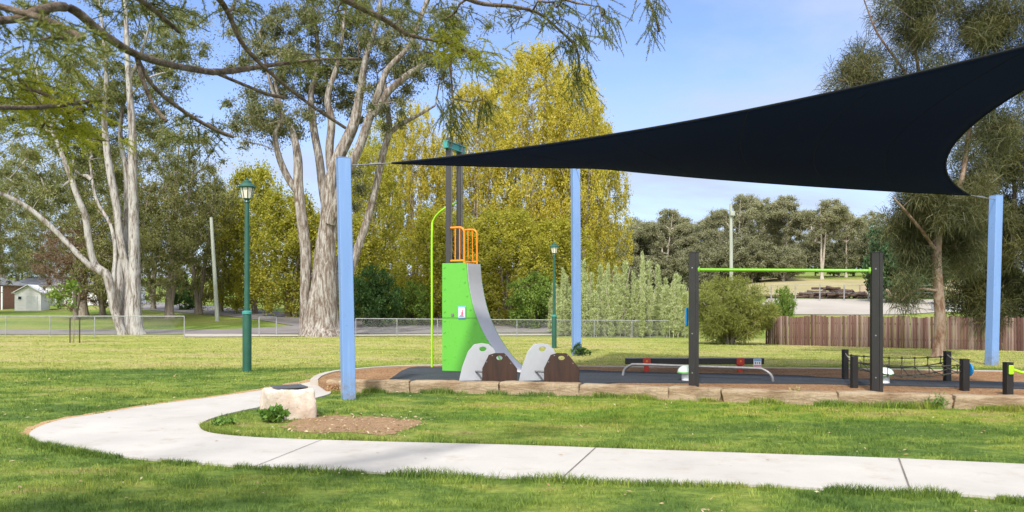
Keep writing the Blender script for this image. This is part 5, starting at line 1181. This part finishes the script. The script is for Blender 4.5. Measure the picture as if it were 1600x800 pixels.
limb(5.8, [(420, -220, 5.2, .06), (620, -80, 6.2, .034), (730, -2, 7.0, .020), (800, 10, 7.4, .017), (840, 20, 7.7, .014), (875, 48, 7.9, .010), (900, 75, 8.1, .006), (906, 110, 8.2, .003)], .11)
limb(6.2, [(560, -260, 5.6, .06), (800, -120, 6.6, .034), (930, -40, 7.6, .018), (1000, -10, 8.1, .010), (1022, 20, 8.3, .006), (1030, 50, 8.4, .003)], .10)
limb(2.3, [(-300, 150, 3.2, .03), (0, 168, 3.9, .011), (90, 165, 4.5, .007), (160, 155, 4.9, .004)], .05)
limb(3.4, [(-260, -60, 2.7, .03), (-40, 0, 2.8, .012), (70, 30, 2.8, .007), (130, 60, 2.8, .003)], .05)
limb(4.0, [(-100, -100, 3.0, .05), (120, -60, 4.0, .028), (220, 0, 4.6, .016), (280, 50, 5.0, .008)], .08)
cl = np.concatenate([pxell(18, 40, 160, 80, 8, 4.6, .4, r), pxell(11, 115, 205, 70, 9, 4.9, .35, r), pxell(8, 50, 118, 80, 8, 4.4, .4, r), pxell(3, 100, 55, 40, 30, 2.7, .15, r), pxell(9, 50, 55, 90, 30, 4.4, .7, r), pxell(10, 230, 15, 90, 20, 5.0, .5, r),
                     pxell(8, 370, 15, 60, 20, 5.8, .5, r), pxell(16, 560, 12, 110, 22, 6.6, .6, r), pxell(6, 470, 95, 60, 10, 6.3, .4, r), pxell(14, 690, 30, 70, 26, 7.2, .5, r), pxell(12, 690, 70, 45, 10, 7.2, .3, r), pxell(12, 755, 95, 45, 16, 7.3, .3, r), pxell(10, 705, 160, 10, 40, 7.3, .2, r),
                     pxell(18, 840, 16, 80, 18, 7.7, .4, r), pxell(14, 895, 65, 22, 36, 8.1, .3, r), pxell(6, 905, 130, 8, 26, 8.1, .15, r), pxell(7, 945, 28, 20, 32, 7.2, .3, r), pxell(9, 1016, 10, 12, 36, 8.3, .2, r), pxell(5, 340, 200, 50, 12, 5.3, .4, r), pxell(4, 760, 150, 6, 26, 7.3, .1, r),
                     ell(14, (-4.9, 1.6, 7.2), (3.0, 2.8, 2.6), r, .5)])
tips = T.grow(cl, .0034, .5, bow=-.05, zpen=.25, sides=5, minz=2.0); T.trunk(o, MT['limbbark'], b_)
def sprays(c, n, r, L=.24, dro=.3):
    """sprays: drooping branchlets clothed all round in short needles"""
    ci = np.repeat(np.arange(len(c)), n); N_ = len(ci); p0 = c[ci]+r.normal(0, .05, (N_, 3)); a = unit(r.normal(0, .75, (N_, 3))*np.array([1, 1, .45])+np.array([.35, .15, -dro])); l = L*r.uniform(.45, 1.25, N_)
    K = 44; t_ = np.tile(np.linspace(.0, 1, K), N_); si = np.repeat(np.arange(N_), K); M_ = len(si)
    dn = np.array([0, 0, -.05])
    q = p0[si]+a[si]*(l[si]*t_)[:, None]+dn*(t_**2)[:, None]
    nd = unit(a[si]*.9+r.normal(0, .7, (M_, 3))); ln = .032*r.uniform(.7, 1.25, M_)*(1.15-.5*t_); b = unit(np.cross(nd, r.normal(0, 1, (M_, 3))))*.0030
    v = np.stack([q-b, q+b, q+nd*ln[:, None]], 1).reshape(-1, 3); rn = np.clip(r.random(len(c))[ci][si]*.4+r.random(N_)[si]*.3+r.random(M_)*.3, 0, 1)
    S_ = 4; ts = np.linspace(0, 1, S_+1); tw = p0[:, None]+a[:, None]*(l[:, None]*ts)[..., None]+dn*(ts**2)[None, :, None]; sd_ = unit(np.cross(a, np.array([.2, .9, .3])))[:, None]*.0022
    tv = np.stack([tw-sd_, tw+sd_], 2).reshape(-1, 3); i_ = (np.arange(N_)*(S_+1)*2)[:, None]+np.arange(S_)[None]*2; tq = np.stack([i_, i_+1, i_+3, i_+2], -1).reshape(-1, 4)
    return np.concatenate([v, tv]), [np.arange(M_*3).reshape(-1, 3), tq+M_*3], np.concatenate([rn, np.zeros(len(tq))])
px_t = 800+tips[:, 0]*F/tips[:, 1]; py_t = 480-(tips[:, 2]-CH)*F/tips[:, 1]
k1 = (tips[:, 1] > 3.6) & (tips[:, 1] < 5.4) & (py_t > 105) & (px_t < 270); k1 |= (np.abs(px_t-740) < 75) & (np.abs(py_t-82) < 30)
k2 = (px_t > 885) | ((px_t > 690) & (py_t > 125))
v1, f1, rn1 = sprays(tips[~k1 & ~k2], 6, r, .20, .15); v2, f2, rn2 = sprays(tips[k2], 6, r, .20, 1.0)
v = np.concatenate([v1, v2]); f_ = [f1[0], f1[1], f2[0]+len(v1), f2[1]+len(v1)]; rn = np.concatenate([rn1, rn2]); crownobj(o, v, f_, rn, MT['needle'], b_)
v, f_, rn = sprays(tips[k1], 6, r, .18, .05); c_ = crownobj(o, v, f_, rn, MT['needlebright'], b_); c_['label'] = 'bright yellow-green new needles'

# ------------------------------------------------------------------ weeds
def weed(px, py, n, R, H, label, mat, L=.07, W_=.05, group=None):
    b = zp(px, py, 0); r = np.random.default_rng(int(px)); o = empty('weed', b, label, 'weed', group)
    cl = ell(n, (0, 0, H*.5), (R, R*.7, H*.5), r, .6); v, f_, rn = leaves(cl, .05, 14, L, W_, -.5, .8, r); crownobj(o, v, f_, rn, mat, (0, 0, 0), 'foliage')
    T = Tree(int(px)); 
    for c in cl[:14]: T.addtube(np.array([(c[0]*.3, c[1]*.3, -.01), c*.6, c]), [.004, .003, .002], 4)
    T.trunk(o, MT['fresh'], (0, 0, 0)).name = 'stem'
weed(425, 660, 42, .20, .19, 'broad leaved weed against the left foot of the plaque boulder', MT['weed'], .075, .06)
weed(352, 664, 16, .20, .06, 'low leafy weed at the inner curve of the path', MT['weed'], .06, .045)
weed(1238, 630, 22, .16, .24, 'tall seeding weed against the edging between the pull-up posts', MT['straw'], .07, .018)
weed(1345, 634, 14, .12, .15, 'dry seeding weed just left of right pull-up post', MT['straw'], .07, .016)
weed(1462, 638, 20, .20, .20, 'spiky green weed against the edging right of right pull-up post', MT['weed'], .09, .014)
b_ = gp(908, 556); 
T = Tree(7); r = T.r; o = empty('weed', b_, 'dark leafy weed at the foot of the farthest blue post', 'weed'); cl = ell(26, (0, -.15, .22), (.36, .2, .24), r); T.stem([(0, 0, -.05, .01), (0, -.05, .2, .008), (0, -.1, .4, .004)], 5, 0, 3); tips = T.grow(cl, .003, .4, sides=4); T.trunk(o, MT['greybark'], (0, 0, 0)).name = 'stem'
v, f_, rn = leaves(tips, .09, 26, .08, .05, 0, .9, r); crownobj(o, v, f_, rn, MT['shrub'], (0, 0, 0), 'foliage')
